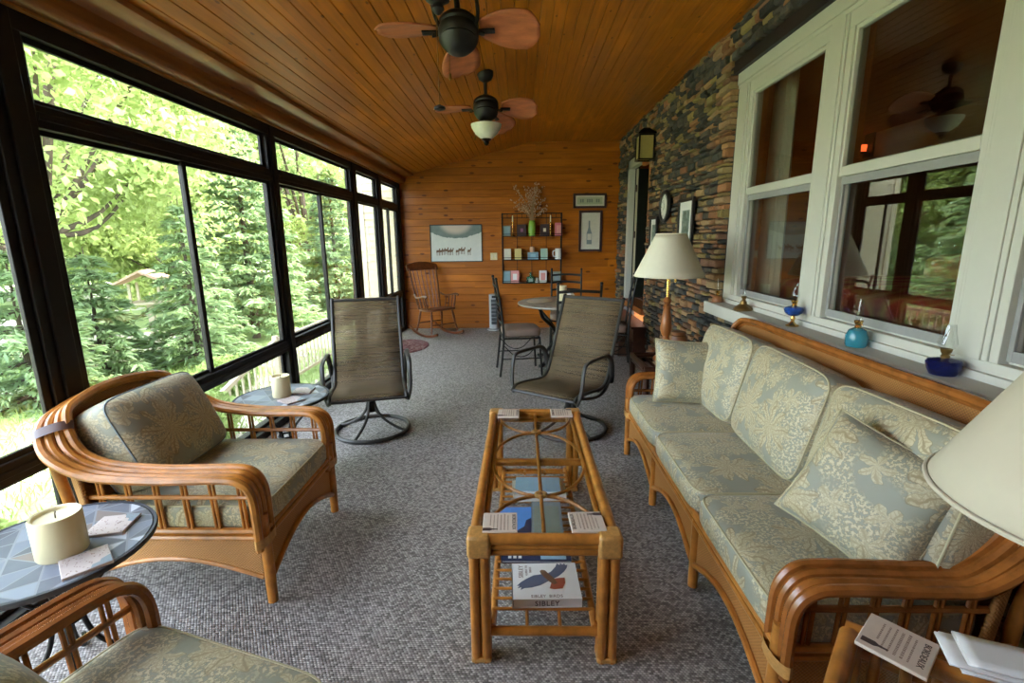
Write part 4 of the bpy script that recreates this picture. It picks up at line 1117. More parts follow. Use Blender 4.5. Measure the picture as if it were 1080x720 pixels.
# tower heater
t = thing('tower_heater', 'slim grey tower heater standing against the pine wall', 'heater', (-0.475, 8.07, 0), math.radians(8))
MB().lathe([(0.0, 0.0), (0.115, 0.0), (0.115, 0.012), (0.07, 0.028), (0.0, 0.03)], 32).build('base', 'grey_plastic', t)
m_ = MB(); pr = [(0.075*math.cos(a), 0.070*math.sin(a)) for a in [2*PI*k/28 for k in range(28)]]
m_.poly([(x, y, 0.028) for x, y in pr], (0, 0, 0.575)); m_.build('body', 'grey_plastic', t, bevel=0.006)
m_ = MB()
for k in range(7):
    z = 0.10+k*0.062; m_.bb((-0.046, -0.0745, z), (0.046, -0.060, z+0.052))
m_.build('grille', 'dark_plastic', t, bevel=0.002)
MB().bb((-0.035, -0.0745, 0.545), (0.035, -0.060, 0.585)).build('control_panel', 'black_paint', t)

# ================================================================ wall rack on the pine wall and its contents
RX0, RX1, RY = -0.315, 0.655, 8.10
rk = thing('wall_rack', 'black iron wall rack with three shelves on the pine wall', 'rack', ((RX0+RX1)/2, 8.17, 0.78))
hx = (RX1-RX0)/2
for s in (-1, 1):
    for y in (-0.075, 0.065):
        MB().bb((s*hx-0.008, y-0.008, -0.01), (s*hx+0.008, y+0.008, 1.135)).build('upright', 'black_iron', rk)
SH = (0.0, 0.385, 0.765)
for z in SH:
    m_ = MB(); m_.bb((-hx, -0.085, z-0.006), (hx, 0.072, z+0.004)); m_.rod((-hx, -0.080, z+0.035), (hx, -0.080, z+0.035), 0.004)
    m_.build('shelf', 'black_iron', rk)
m_ = MB(); m_.rod((-hx, 0.065, 1.13), (hx, 0.065, 1.13), 0.008); m_.rod((-hx, 0.065, 1.06), (hx, 0.065, 1.06), 0.005)
for k in range(13): m_.rod((-hx+2*hx*k/12, 0.065, 1.06), (-hx+2*hx*k/12, 0.065, 1.13), 0.004)
m_.build('top_gallery', 'black_iron', rk)
for k in range(3):
    x = -hx+2*hx*(k+1)/4; MB().rod((x, 0.066, 0.0), (x, 0.066, 1.06), 0.004).build('back_rod', 'black_iron', rk)
def sx(u): return -0.327 + (u-529)/(592-529)*1.0      # along the rack from the photographed spacing
def card(name, label, cat, u, tier, w, h, col, inner=None, icol=None, group=None, thick=0.018):
    z = 0.78+SH[tier]+0.005
    r = thing(name, label, cat, (sx(u), 8.135, z), 0, group)
    MB().box((0, 0, h/2), (w, thick, h)).build('frame', col, r, bevel=0.002)
    if inner: MB().box((0, -thick/2-0.001, h/2), (w*inner, 0.002, h*inner)).build('picture', icol, r, smooth=False)
    return r
card('framed_picture', 'small pale blue framed picture at the left end of the top rack shelf', 'picture frame', 534.5, 2, 0.125, 0.165, 'grey_green', 0.8, 'frame_blue')
card('framed_picture', 'dark framed picture with a violet figure left of the green vase', 'picture frame', 550, 2, 0.150, 0.185, 'frame_dark', 0.3, 'violet')
card('framed_picture', 'dark framed picture with a pale figure right of the green vase', 'picture frame', 573.5, 2, 0.150, 0.185, 'frame_dark', 0.3, 'paper_cream')
card('framed_picture', 'pink picture at the right end of the top rack shelf', 'picture frame', 588, 2, 0.125, 0.205, 'pink', 0.6, 'rose')
card('gift_box', 'white box at the left end of the middle rack shelf', 'box', 535, 1, 0.115, 0.175, 'cream_white', thick=0.06)
card('gift_box', 'yellow box second from the left on the middle rack shelf', 'box', 546, 1, 0.115, 0.175, 'cream_yellow', thick=0.06)
r = card('gift_box', 'wide blue box in the middle of the middle rack shelf', 'box', 561.5, 1, 0.175, 0.115, 'box_blue', 0.5, 'light_blue', thick=0.07)
o = MB().lathe([(0.0, 0), (0.036, 0.0), (0.038, 0.01), (0.036, 0.075), (0.030, 0.088), (0.0, 0.088)], 20).build('votive_candle', 'peach', None, loc=(sx(560.5), 8.135, 0.78+SH[1]+0.1205)); tag(o, 'peach votive candle standing on the blue box on the rack', 'candle')
card('gift_box', 'mint green box right of the blue box on the middle rack shelf', 'box', 573, 1, 0.115, 0.175, 'mint', thick=0.06)
r = thing('mug', 'white mug with handle at the right end of the middle rack shelf', 'mug', (sx(588), 8.135, 0.78+SH[1]+0.005))
MB().lathe([(0.0, 0), (0.052, 0), (0.056, 0.01), (0.056, 0.17), (0.052, 0.172), (0.049, 0.16), (0.049, 0.012), (0.0, 0.012)], 24).build('cup', 'paper_white', r)
MB().tube(catmull([(-0.054, 0, 0.14), (-0.085, 0, 0.13), (-0.092, 0, 0.09), (-0.083, 0, 0.05), (-0.054, 0, 0.04)], 5), 0.008, 8).build('handle', 'paper_white', r)
card('framed_picture', 'blue framed picture at the left end of the bottom rack shelf', 'picture frame', 534, 0, 0.125, 0.20, 'grey_green', 0.85, 'frame_blue')
card('framed_picture', 'pink and white picture second from the left on the bottom rack shelf', 'picture frame', 542.5, 0, 0.135, 0.20, 'rose', 0.5, 'paper_white')
r = thing('glass_bottle', 'squat green glass bottle in the middle of the bottom rack shelf', 'bottle', (sx(559), 8.135, 0.785))
MB().lathe([(0.0, 0), (0.066, 0), (0.072, 0.01), (0.072, 0.075), (0.058, 0.10), (0.020, 0.115), (0.016, 0.16), (0.021, 0.165), (0.021, 0.172), (0.0, 0.172)], 28).build('body', 'green_glass', r)
MB().box((0, -0.071, 0.048), (0.07, 0.006, 0.055)).build('paper_label', 'grey_green', r)
o = MB().lathe([(0.0, 0), (0.026, 0.0), (0.030, 0.02), (0.018, 0.05), (0.022, 0.075), (0.0, 0.085)], 16).build('figurine', 'cream_white', None, loc=(sx(565.5), 8.12, 0.785)); tag(o, 'tiny white figurine right of the green bottle on the rack', 'figurine')
card('framed_picture', 'red and white picture right of the green bottle on the bottom rack shelf', 'picture frame', 572, 0, 0.125, 0.20, 'paper_white', 0.6, 'rose')
card('framed_picture', 'grey green picture at the right end of the bottom rack shelf', 'picture frame', 586.5, 0, 0.125, 0.18, 'grey_green', 0.7, 'slate_cover')
# brass candlesticks on the top shelf
for u, lb in ((540.5, 'thin brass candlestick near the left end of the top rack shelf'), (579.5, 'thin brass candlestick near the right end of the top rack shelf')):
    r = thing('candlestick', lb, 'candlestick', (sx(u), 8.13, 0.78+SH[2]+0.005), 0, 'brass candlesticks')
    MB().lathe([(0.0, 0), (0.035, 0), (0.036, 0.006), (0.012, 0.014), (0.006, 0.03), (0.006, 0.20), (0.012, 0.205), (0.013, 0.225), (0.0, 0.225)], 16).build('stem', 'brass', r)
    MB().lathe([(0.0, 0.225), (0.009, 0.225), (0.008, 0.325), (0.0, 0.327)], 12).build('taper', 'candle_wax', r)
# green vase with dried flowers
r = thing('vase', 'tall green vase holding dried flowers on the top rack shelf', 'vase', (sx(560.5), 8.13, 0.78+SH[2]+0.005))
MB().lathe([(0.0, 0), (0.050, 0), (0.055, 0.02), (0.060, 0.12), (0.052, 0.20), (0.046, 0.235), (0.052, 0.245), (0.046, 0.243), (0.042, 0.20), (0.0, 0.19)], 28).build('body', 'green_glaze', r)
df = thing('dried_flowers', 'bunch of dried brown and cream flowers standing in the green vase', 'dried flowers', (sx(560.5), 8.13, 0.78+SH[2]+0.21))
rr = random.Random(3); st = MB(); fl_ = MB()
for k in range(46):
    a = rr.uniform(0, 2*PI); sp = rr.uniform(0.04, 0.36); h = rr.uniform(0.22, 0.64) * (1-0.5*max(0, sp-0.2))
    tx, ty = sp*math.cos(a)*0.85-0.03, sp*math.sin(a)*0.18
    P = catmull([(0.01*math.cos(a), 0.01*math.sin(a), 0), (tx*0.3, ty*0.3, h*0.5), (tx, ty, h)], 4)
    st.tube(P, 0.0028, 4)
    for q in range(7):
        p = P[-1-min(q//2, len(P)-2)]; w = rr.uniform(0.006, 0.014)
        fl_.sphere((p.x+rr.uniform(-.025, .025), p.y+rr.uniform(-.02, .02), p.z+rr.uniform(-.04, .02)), w, 3, (1, 1, 1.2))
st.build('stems', 'dried_stem', df); fl_.build('flower_heads', 'dried_flower', df)['kind'] = 'stuff'

# ================================================================ pictures and fittings on the pine wall
def frame_y(root, w, h, fw, mat, dep=0.022):
    m_ = MB(); m_.bb((-w/2, -dep, 0), (-w/2+fw, 0, h)); m_.bb((w/2-fw, -dep, 0), (w/2, 0, h)); m_.bb((-w/2+fw, -dep, 0), (w/2-fw, 0, fw)); m_.bb((-w/2+fw, -dep, h-fw), (w/2-fw, 0, h))
    return m_.build('frame', mat, root, bevel=0.003)
pw, ph = 0.875, 0.615
r = thing('wall_picture', 'wide winter landscape picture with a row of dark horses on snow', 'picture', (-1.093, YF, 1.132))
frame_y(r, pw, ph, 0.014, 'sling_frame')
o = MB().bb((-pw/2+0.014, -0.010, -ph*0.5+0.014), (pw/2-0.014, 0, ph*0.5-0.014)).build('print', 'winter_print', r, smooth=False, loc=(0, 0, ph/2))
m_ = MB(); r2 = random.Random(4)
for gx, n_ in ((-0.17, 6), (0.09, 3), (0.235, 1)):
    for k in range(n_):
        x = gx+(k-n_/2)*0.045+r2.uniform(-.006, .006); z = 0.165+r2.uniform(-.012, .012); y = -0.0106
        g = 1.45
        m_.poly([(x+g*p, y, z+g*q) for p, q in ((-0.022, 0), (-0.018, 0.030), (0.008, 0.030), (0.016, 0.052), (0.026, 0.046), (0.018, 0.020), (0.012, 0.008))], (0, -0.0008, 0))
        for lx in (-0.018, -0.010, 0.006, 0.012): m_.bb((x+g*lx, y-0.0008, z-g*0.032), (x+g*lx+0.005, y, z+g*0.012))
m_.build('horses_print', 'bird_brown', r, smooth=False)
r = thing('wall_picture', 'small wide framed sign with green lettering above the bottle picture', 'picture', (1.122, YF, 1.985))
frame_y(r, 0.545, 0.235, 0.035, 'frame_dark'); MB().bb((-0.24, -0.008, 0.034), (0.24, 0, 0.201)).build('mat_board', 'cream_white', r, smooth=False)
m_ = MB()
for x0 in (-0.16, -0.125, -0.05, -0.015, 0.02, 0.10, 0.135): m_.bb((x0, -0.0095, 0.09), (x0+0.026, -0.009, 0.145))
MB().bb((-0.205, -0.009, 0.06), (0.205, -0.008, 0.175)).build('sign_print', 'sign_green', r, smooth=False); m_.build('blurred_lettering', 'grey_green', r, smooth=False)
r = thing('wall_picture', 'tall framed picture of a dark wine bottle on the pine wall', 'picture', (1.142, YF, 1.285))
frame_y(r, 0.385, 0.665, 0.038, 'frame_dark'); MB().bb((-0.158, -0.008, 0.036), (0.158, 0, 0.63)).build('print_paper', 'cream_white', r, smooth=False)
b = [(-0.04, 0.12), (0.045, 0.12), (0.045, 0.30), (0.022, 0.36), (0.014, 0.40), (0.014, 0.50), (-0.012, 0.50), (-0.012, 0.40), (-0.02, 0.36), (-0.04, 0.30)]
MB().poly([(x-0.02, -0.009, z) for x, z in b], (0, -0.0008, 0)).build('bottle_print', 'slate_cover', r, smooth=False)
MB().bb((-0.05, -0.0105, 0.19), (0.018, -0.0098, 0.29)).build('bottle_label_print', 'cream_white', r, smooth=False)
r = thing('wall_outlet', 'ivory double wall outlet on the pine wall left of the rack', 'outlet', (-0.468, YF, 1.16))
MB().bb((-0.058, -0.006, 0), (0.058, 0, 0.118)).build('cover_plate', 'ivory', r, bevel=0.002)
for s in (-1, 1): MB().bb((s*0.026-0.014, -0.009, 0.028), (s*0.026+0.014, -0.005, 0.09)).build('socket', 'paper_cream', r, bevel=0.002)

# ================================================================ things on the stone wall
XS = 1.562
r = thing('wall_clock', 'round black wall clock with white dial on the stone wall', 'clock', (XS, 5.42, 1.825))
Rm = Matrix.Rotation(-PI/2, 4, 'Y')
MB().lathe([(0.0, 0.0), (0.165, 0.0), (0.172, 0.012), (0.165, 0.035), (0.142, 0.040), (0.128, 0.030), (0.128, 0.020)], 44, cap=False).xform(Rm).build('case', 'black_paint', r)
MB().lathe([(0.0, 0.012), (0.130, 0.012), (0.130, 0.022), (0.0, 0.022)], 44).xform(Rm).build('dial', 'paper_white', r)
m_ = MB()
for k in range(12):
    a = 2*PI*k/12; m_.box((-0.0228, 0.108*math.sin(a), 0.108*math.cos(a)), (0.001, 0.007, 0.022), rx=-a)
m_.build('hour_marks', 'black_paint', r, smooth=False)
for nm, a, L in (('hour_hand', 2.2, 0.06), ('minute_hand', 0.6, 0.09)): MB().box((-0.0245, L/2*math.sin(a), L/2*math.cos(a)), (0.001, 0.006, L), rx=-a).build(nm, 'black_paint', r, smooth=False)
def side_picture(label, y, z, w, h, inw, inh):
    r = thing('framed_photo', label, 'picture', (XS, y, z))
    m_ = MB(); fw = 0.032
    m_.bb((-0.025, -w/2, 0), (0, -w/2+fw, h)); m_.bb((-0.025, w/2-fw, 0), (0, w/2, h)); m_.bb((-0.025, -w/2+fw, 0), (0, w/2-fw, fw)); m_.bb((-0.025, -w/2+fw, h-fw), (0, w/2-fw, h))
    m_.build('frame', 'black_paint', r, bevel=0.003)
    MB().bb((-0.010, -w/2+fw, fw), (0, w/2-fw, h-fw)).build('mat_board', 'paper_white', r, smooth=False)
    MB().bb((-0.012, -inw/2, h/2-inh/2), (-0.010, inw/2, h/2+inh/2)).build('photo', 'photo_print', r, smooth=False)
side_picture('larger black framed photo with white mat above the lamp on the stone wall', 4.74, 1.40, 0.42, 0.46, 0.20, 0.24)
side_picture('smaller black framed photo beside the clock, partly behind the lampshade', 5.86, 1.36, 0.30, 0.38, 0.13, 0.2)
r = thing('wall_lantern', 'dark metal lantern with amber panes above the doorway', 'lantern', (1.47, 6.12, 2.40))
m_ = MB()
for a in (-0.085, 0.085):
    for b in (-0.085, 0.085): m_.bb((a-0.009, b-0.009, 0), (a+0.009, b+0.009, 0.28))
for z in (0.0, 0.27): 
    for a in (-0.085, 0.085): m_.bb((-0.09, a-0.009, z), (0.09, a+0.009, z+0.016)); m_.bb((a-0.009, -0.09, z), (a+0.009, 0.09, z+0.016))
m_.build('cage', 'black_iron', r)
m_ = MB(); 
for a in (-0.08, 0.08): m_.bb((a-0.002, -0.078, 0.015), (a+0.002, 0.078, 0.27)); m_.bb((-0.078, a-0.002, 0.015), (0.078, a+0.002, 0.27))
m_.build('glass_panes', 'amber_glass', r, smooth=False)
MB().lathe([(0.15, 0.286), (0.145, 0.30), (0.05, 0.36), (0.0, 0.37)], 4).xform(Matrix.Rotation(PI/4, 4, 'Z')).build('roof_cap', 'black_iron', r, smooth=False)
m_ = MB(); m_.bb((0.075, -0.04, 0.06), (0.10, 0.04, 0.30)); m_.rod((0.0, 0, 0.35), (0.09, 0, 0.31), 0.010); m_.build('wall_bracket', 'black_iron', r)

# ================================================================ lamps and end tables
def pleated(r0, z0, r1, z1, n=90, amp=0.0035):
    rows = []
    for i in range(9):
        t = i/8; row = []
        for k in range(n*2):
            a = 2*PI*k/(n*2); R = r0+(r1-r0)*t + (amp if k % 2 else -amp)*(0.4+0.6*(1-t)); row.append((R*math.cos(a), R*math.sin(a), z0+(z1-z0)*t))
        rows.append(row)
    return MB().grid(rows, close=True)
def end_table(label, loc, rz, mat, w=0.52, h=0.55, glass=True, nm='end_table'):
    root = thing(nm, label, 'end table', loc, rz); q = w/2
    for sx_ in (-1, 1):
        for sy_ in (-1, 1): MB().tube([(sx_*(q-0.03), sy_*(q-0.03), 0), (sx_*(q-0.03), sy_*(q-0.03), h-0.02)], 0.024, 12).build('leg', mat, root)
    for s in (-1, 1):
        m_ = MB(); m_.rod((-q+0.01, s*(q-0.022), h-0.022), (q-0.01, s*(q-0.022), h-0.022), 0.022, 12); m_.rod((-q+0.03, s*(q-0.03), h-0.062), (q-0.03, s*(q-0.03), h-0.062), 0.014, 10); m_.build('top_rail', mat, root)
        m_ = MB(); m_.rod((s*(q-0.022), -q+0.04, h-0.022), (s*(q-0.022), q-0.04, h-0.022), 0.022, 12); m_.rod((s*(q-0.03), -q+0.03, h-0.062), (s*(q-0.03), q-0.03, h-0.062), 0.014, 10); m_.build('top_rail', mat, root)
    for k in range(7):
        x = -q+0.08+(w-0.16)*k/6; MB().rod((x, -q+0.03, h-0.05), (x, q-0.03, h-0.05), 0.012, 10).build('top_slat', mat, root)
    if glass: MB().bb((-q+0.04, -q+0.04, h-0.012), (q-0.04, q-0.04, h-0.006)).build('glass_top', 'table_glass', root, smooth=False)
    MB().bb((-q+0.04, -q+0.04, 0.15), (q-0.04, q-0.04, 0.17)).build('lower_shelf', mat, root)
    return root
end_table('rattan end table with glass top at the lower right corner', (0.845, 0.735, 0), math.radians(-41), 'rattan', 0.50, 0.55)
end_table('dark wooden end table behind the far end of the sofa', (1.16, 3.74, 0), 0, 'dark_wood', 0.52, 0.56, False, 'end_table')
# far lamp
r = thing('table_lamp', 'turned wood lamp with pleated cream shade beyond the far end of the sofa', 'lamp', (1.112, 3.70, 0.562))
MB().lathe([(0.0, 0), (0.085, 0.0), (0.088, 0.015), (0.075, 0.030), (0.040, 0.045), (0.028, 0.065), (0.036, 0.085), (0.024, 0.10), (0.026, 0.125), (0.040, 0.15), (0.028, 0.17), (0.022, 0.19), (0.036, 0.215), (0.044, 0.25), (0.038, 0.32), (0.026, 0.40), (0.032, 0.42), (0.022, 0.44), (0.034, 0.465), (0.024, 0.485), (0.016, 0.495), (0.0, 0.495)], 28).build('base', 'lamp_wood', r)
MB().lathe([(0.013, 0.495), (0.013, 0.63), (0.018, 0.635), (0.018, 0.665), (0.0, 0.668)], 18).build('brass_stem', 'brass', r)
m_ = MB(); m_.rod((0.0, 0, 0.645), (0.05, -0.01, 0.645), 0.005); m_.lathe([(0.0, -0.02), (0.009, -0.018), (0.010, 0.012), (0.0, 0.016)], 12, (0.05, -0.01, 0.628)); m_.build('switch', 'brass', r)
sh = pleated(0.255, 0.655, 0.108, 0.965).build('lamp_shade', 'shade_cloth', r, angle=80); md = sh.modifiers.new('s', 'SOLIDIFY'); md.thickness = 0.002
MB().ring((0, 0, 0.965), 0.108, 0.004).build('shade_rim', 'shade_cloth', sh); MB().ring((0, 0, 0.655), 0.255, 0.004).build('shade_rim', 'shade_cloth', sh)
MB().tube(catmull([(0, 0, 0.66), (0.05, 0, 0.72), (0.05, 0, 0.86), (0, 0, 0.965)], 5), 0.003, 6).build('harp', 'brass', r)
m_ = MB(); m_.rod((-0.108, 0, 0.962), (0.108, 0, 0.962), 0.003); m_.rod((0, -0.108, 0.962), (0, 0.108, 0.962), 0.003); m_.build('shade_spider', 'brass', r)
# brown jar on the dark table
o = MB().lathe([(0.0, 0), (0.06, 0), (0.075, 0.04), (0.078, 0.12), (0.066, 0.17), (0.055, 0.175), (0.055, 0.20), (0.0, 0.205)], 26).build('jar', 'pot_brown', None, loc=(1.255, 3.84, 0.562)); tag(o, 'brown lidded jar beside the turned wood lamp', 'jar')
# near lamp, mostly outside the picture
r = thing('table_lamp', 'big cream lampshade cut off by the right edge, above the glass end table', 'lamp', (1.005, 0.735, 0.547))
MB().lathe([(0.0, 0), (0.08, 0.0), (0.085, 0.02), (0.06, 0.04), (0.03, 0.07), (0.05, 0.14), (0.065, 0.21), (0.05, 0.29), (0.025, 0.34), (0.018, 0.36), (0.0, 0.36)], 28).build('base', 'lamp_wood', r)
MB().lathe([(0.012, 0.36), (0.012, 0.52), (0.016, 0.53), (0.0, 0.54)], 14).build('brass_stem', 'brass', r)
rows = [[((0.265-0.15*t)*math.cos(2*PI*k/72), (0.265-0.15*t)*math.sin(2*PI*k/72), 0.50+0.30*t) for k in range(72)] for t in (0, .25, .5, .75, 1)]
sh = MB().grid(rows, close=True).build('lamp_shade', 'shade_beige', r, angle=80); md = sh.modifiers.new('s', 'SOLIDIFY'); md.thickness = 0.002
MB().ring((0, 0, 0.50), 0.266, 0.005, 60).build('shade_rim', 'shade_beige', sh); MB().ring((0, 0, 0.80), 0.115, 0.004, 40).build('shade_rim', 'shade_beige', sh)
m_ = MB(); m_.rod((-0.115, 0, 0.797), (0.115, 0, 0.797), 0.003); m_.rod((0, 0, 0.53), (0, 0, 0.80), 0.003); m_.build('harp', 'brass', r)
coaster('wine print coaster lying on the glass end table at the lower right', (0.880, 0.985, 0.5508), math.radians(-49), s=0.135, group=None)
r = thing('paper_napkins', 'stack of folded white paper napkins on the glass end table', 'napkins', (1.085, 0.925, 0.5512), math.radians(-24))
rr = random.Random(8)
for k in range(5):
    m_ = MB(); n_ = 8; L, w_ = 0.20, 0.10; oy = rr.uniform(-.008, .008); ox = -0.012*k if k < 3 else 0.01
    m_.grid([[(-L/2+L*i/n_+ox, -w_/2+w_*j/4+oy, 0.002+0.0065*k+0.003*math.sin(i*0.8+k)*(i/n_)) for j in range(5)] for i in range(n_+1)])
    o = m_.build('folded_sheet', 'paper_white', r); md = o.modifiers.new('s', 'SOLIDIFY'); md.thickness = 0.005; md.offset = 1; md.use_rim = True

# ================================================================ oil lamps on the window ledge
ZL = 0.9905
def oil_lamp(label, y, body, bmat, chim, foot=None, cm='brass', x=1.57):
    r = thing('oil_lamp', label, 'oil lamp', (x, y, ZL), 0, 'miniature oil lamps on the window ledge')
    MB().lathe(body, 28).build('font', bmat, r)
    zt = body[-1][1]
    if foot: MB().lathe(foot, 24).build('pedestal', cm, r)
    MB().lathe([(0.0, zt-0.002), (0.013, zt-0.002), (0.015, zt+0.006), (0.010, zt+0.012), (0.017, zt+0.022), (0.019, zt+0.034), (0.0, zt+0.036)], 18).build('burner', cm, r)
    m_ = MB(); m_.rod((0, 0, zt+0.016), (0, -0.028, zt+0.016), 0.002); m_.lathe([(0.0, -0.001), (0.006, -0.001), (0.006, 0.001), (0.0, 0.001)], 10, (0, -0.028, zt+0.016)); m_.build('wick_knob', cm, r)
    if chim:
        m_ = MB().lathe([(a, zt+0.034+b) for a, b in chim], 22, cap=False); o = m_.build('chimney', 'lamp_chimney', r)
    return r
bulb = [(0.014, 0), (0.022, 0.018), (0.023, 0.03), (0.015, 0.055), (0.011, 0.08), (0.015, 0.098)]
tall = [(0.014, 0), (0.016, 0.02), (0.012, 0.06), (0.009, 0.098)]
oil_lamp('small dark brown oil lamp at the far end of the window ledge', 3.90, [(0.0, 0), (0.040, 0), (0.044, 0.015), (0.036, 0.04), (0.015, 0.055), (0.0, 0.055)], 'pot_brown', tall)
oil_lamp('bronze oil lamp with clear flared chimney, second from the far end of the ledge', 3.44, [(0.0, 0), (0.060, 0), (0.064, 0.010), (0.052, 0.026), (0.024, 0.045), (0.020, 0.065), (0.0, 0.066)], 'old_brass', [(0.012, 0), (0.011, 0.05), (0.022, 0.07), (0.030, 0.075), (0.026, 0.09)], None, 'old_brass')
oil_lamp('cobalt blue oil lamp on a brass foot between the two near windows', 2.80, [(0.008, 0.058), (0.026, 0.062), (0.046, 0.078), (0.052, 0.096), (0.046, 0.108), (0.020, 0.116), (0.0, 0.117)], 'cobalt_glass', bulb, [(0.0, 0), (0.034, 0), (0.036, 0.006), (0.018, 0.014), (0.009, 0.03), (0.014, 0.045), (0.009, 0.06), (0.0, 0.062)])
oil_lamp('teal glass oil lamp with brass burner in front of the nearest large window', 2.255, [(0.0, 0), (0.040, 0), (0.045, 0.01), (0.046, 0.05), (0.036, 0.078), (0.018, 0.088), (0.0, 0.089)], 'teal_glass', tall)
oil_lamp('squat navy blue oil lamp with frosted chimney nearest on the ledge', 1.775, [(0.0, 0), (0.040, 0), (0.050, 0.02), (0.056, 0.045), (0.050, 0.055), (0.022, 0.062), (0.0, 0.064)], 'navy_glass', [(0.022, 0), (0.032, 0.02), (0.022, 0.06), (0.018, 0.09)], None, 'old_brass')

# ================================================================ ceiling fans
def blade(R0, R1, wid, ang, z, tilt, root):
    m_ = MB(); n_ = 14; top = []; bot = []
    for i in range(n_+1):
        t = i/n_; x = R0+(R1-R0)*t
        w = wid*(math.sin(PI*min(1, t*0.62+0.10)))**0.8 * (1-max(0, t-0.80)**2*16)
        w = max(w, 0.012)
        top.append([(x, w*(-1+2*j/6)*0.5 + 0.02*t, -0.012*t*t + 0.012*(1-((-1+2*j/6))**2)*1.0) for j in range(7)])
    m_.grid(top)
    m_.xform(Matrix.Translation((0, 0, z)) @ Matrix.Rotation(ang, 4, 'Z') @ Matrix.Rotation(tilt, 4, 'X'))
    o = m_.build('blade', 'fan_blade', root, angle=80); md = o.modifiers.new('s', 'SOLIDIFY'); md.thickness = 0.008
    c, s = math.cos(ang), math.sin(ang)
    b = MB(); b.tube(catmull([(0.09*c, 0.09*s, z-0.015), (0.14*c, 0.14*s, z-0.03), (R0*c, R0*s, z-0.012), ((R0+0.07)*c, (R0+0.07)*s, z-0.012)], 4), 0.010, 8)
    b.xform(Matrix.Identity(4)); b.box(((R0+0.04)*c, (R0+0.04)*s, z-0.013), (0.085, 0.035, 0.008), rz=ang); b.build('blade_iron', 'fan_metal', root)
def motor(root, zc_):
    MB().lathe([(0.0, 0.105), (0.035, 0.105), (0.05, 0.085), (0.085, 0.07), (0.105, 0.05), (0.11, 0.03), (0.104, 0.018), (0.11, 0.008), (0.11, -0.02), (0.10, -0.04), (0.105, -0.05), (0.09, -0.075), (0.065, -0.10), (0.04, -0.112), (0.0, -0.114)], 32, (0, 0, zc_)).build('motor_housing', 'fan_metal', root)
def bowl(root, z):
    MB().lathe([(0.135, z), (0.13, z-0.025), (0.10, z-0.075), (0.06, z-0.108), (0.03, z-0.118), (0.0, z-0.12)], 32).build('glass_bowl', 'frosted_glass', root)
    MB().lathe([(0.0, z-0.115), (0.04, z-0.118), (0.045, z-0.125), (0.02, z-0.14), (0.024, z-0.155), (0.010, z-0.172), (0.0, z-0.176)], 20).build('finial', 'fan_metal', root)
def chain(root, x, y, z0, z1, big):
    MB().rod((x, y, z0), (x, y, z1), 0.0016, 5).build('pull_chain', 'old_brass', root)
    MB().lathe([(0.0, 0.012), (0.006, 0.010), (0.022 if big else 0.010, 0.002), (0.022 if big else 0.010, -0.006), (0.0, -0.012)] if big else [(0.0, 0.02), (0.006, 0.015), (0.009, -0.01), (0.0, -0.02)], 14, (x, y, z1)).build('pull_knob', 'fan_metal' if big else 'old_brass', root)
def tilt_head(root, z, deg):      # the motor and its blades lean, the far side lower
    Rm_ = Matrix.Rotation(-math.radians(deg), 3, 'X'); p = Vector((0, 0, z))
    for ch_ in root.children:
        if ch_.name.split('.')[0] in ('motor_housing', 'blade', 'blade_iron'):
            ch_.rotation_euler = Rm_.to_euler(); ch_.location = p - Rm_ @ p
# far fan: single motor with light bowl
fx, fy = -0.305, 4.55
r = thing('ceiling_fan', 'dark ceiling fan with white glass bowl, the farther of the two fans', 'ceiling fan', (fx, fy, 0))
zc2 = ceil_z(fx)
MB().lathe([(0.0, 0.02), (0.070, 0.02), (0.070, -0.01), (0.055, -0.045), (0.022, -0.065), (0.0, -0.065)], 24, (0, 0, zc2-0.012)).build('canopy', 'fan_metal', r)
MB().rod((0, 0, zc2-0.06), (0, 0, 2.71), 0.014, 12).build('down_rod', 'fan_metal', r)
motor(r, 2.625)
for k, a in enumerate((2, 64, 176)): blade(0.13, 0.45, 0.24, math.radians(a), 2.625, math.radians(-16), r)
tilt_head(r, 2.625, 15)
MB().lathe([(0.05, 2.515), (0.05, 2.495), (0.09, 2.49), (0.09, 2.482), (0.0, 2.48)], 24).build('light_fitter', 'fan_metal', r)
bowl(r, 2.487); chain(r, -0.10, -0.03, 2.50, 2.37, False)
# near fan: motor head carried on two scroll arms from a bowl light nearer the camera
r = thing('ceiling_fan', 'dark ceiling fan with scroll arms and reddish blades, the nearer fan', 'ceiling fan', (-0.335, 2.9, 0))
motor(r, 2.60)
for k, a in enumerate((-2, 92, 180)): blade(0.115, 0.44, 0.24, math.radians(a), 2.61, math.radians(-17), r)
tilt_head(r, 2.60, 12)
for s in (-1, 1):
    MB().tube(catmull([(s*0.09, -0.02, 2.60), (s*0.115, -0.10, 2.66), (s*0.10, -0.28, 2.73), (s*0.05, -0.50, 2.745), (s*0.03, -0.72, 2.72), (s*0.02, -0.86, 2.66)], 6), 0.010, 8).build('scroll_arm', 'fan_metal', r)
MB().tube(catmull([(0, 0, 2.69), (0.0, -0.06, 2.74), (0.0, -0.20, 2.755), (0, -0.40, 2.745)], 5), 0.016, 10).build('neck', 'fan_metal', r)
mm = Matrix.Translation((0.027, -0.88, 0))
zc1 = ceil_z(-0.31)
MB().lathe([(0.0, 0.02), (0.070, 0.02), (0.070, -0.01), (0.055, -0.045), (0.018, -0.065), (0.018, -0.40), (0.06, -0.41), (0.06, -0.44), (0.0, -0.44)], 24, (0.027, -0.88, zc1-0.012)).build('down_rod', 'fan_metal', r)
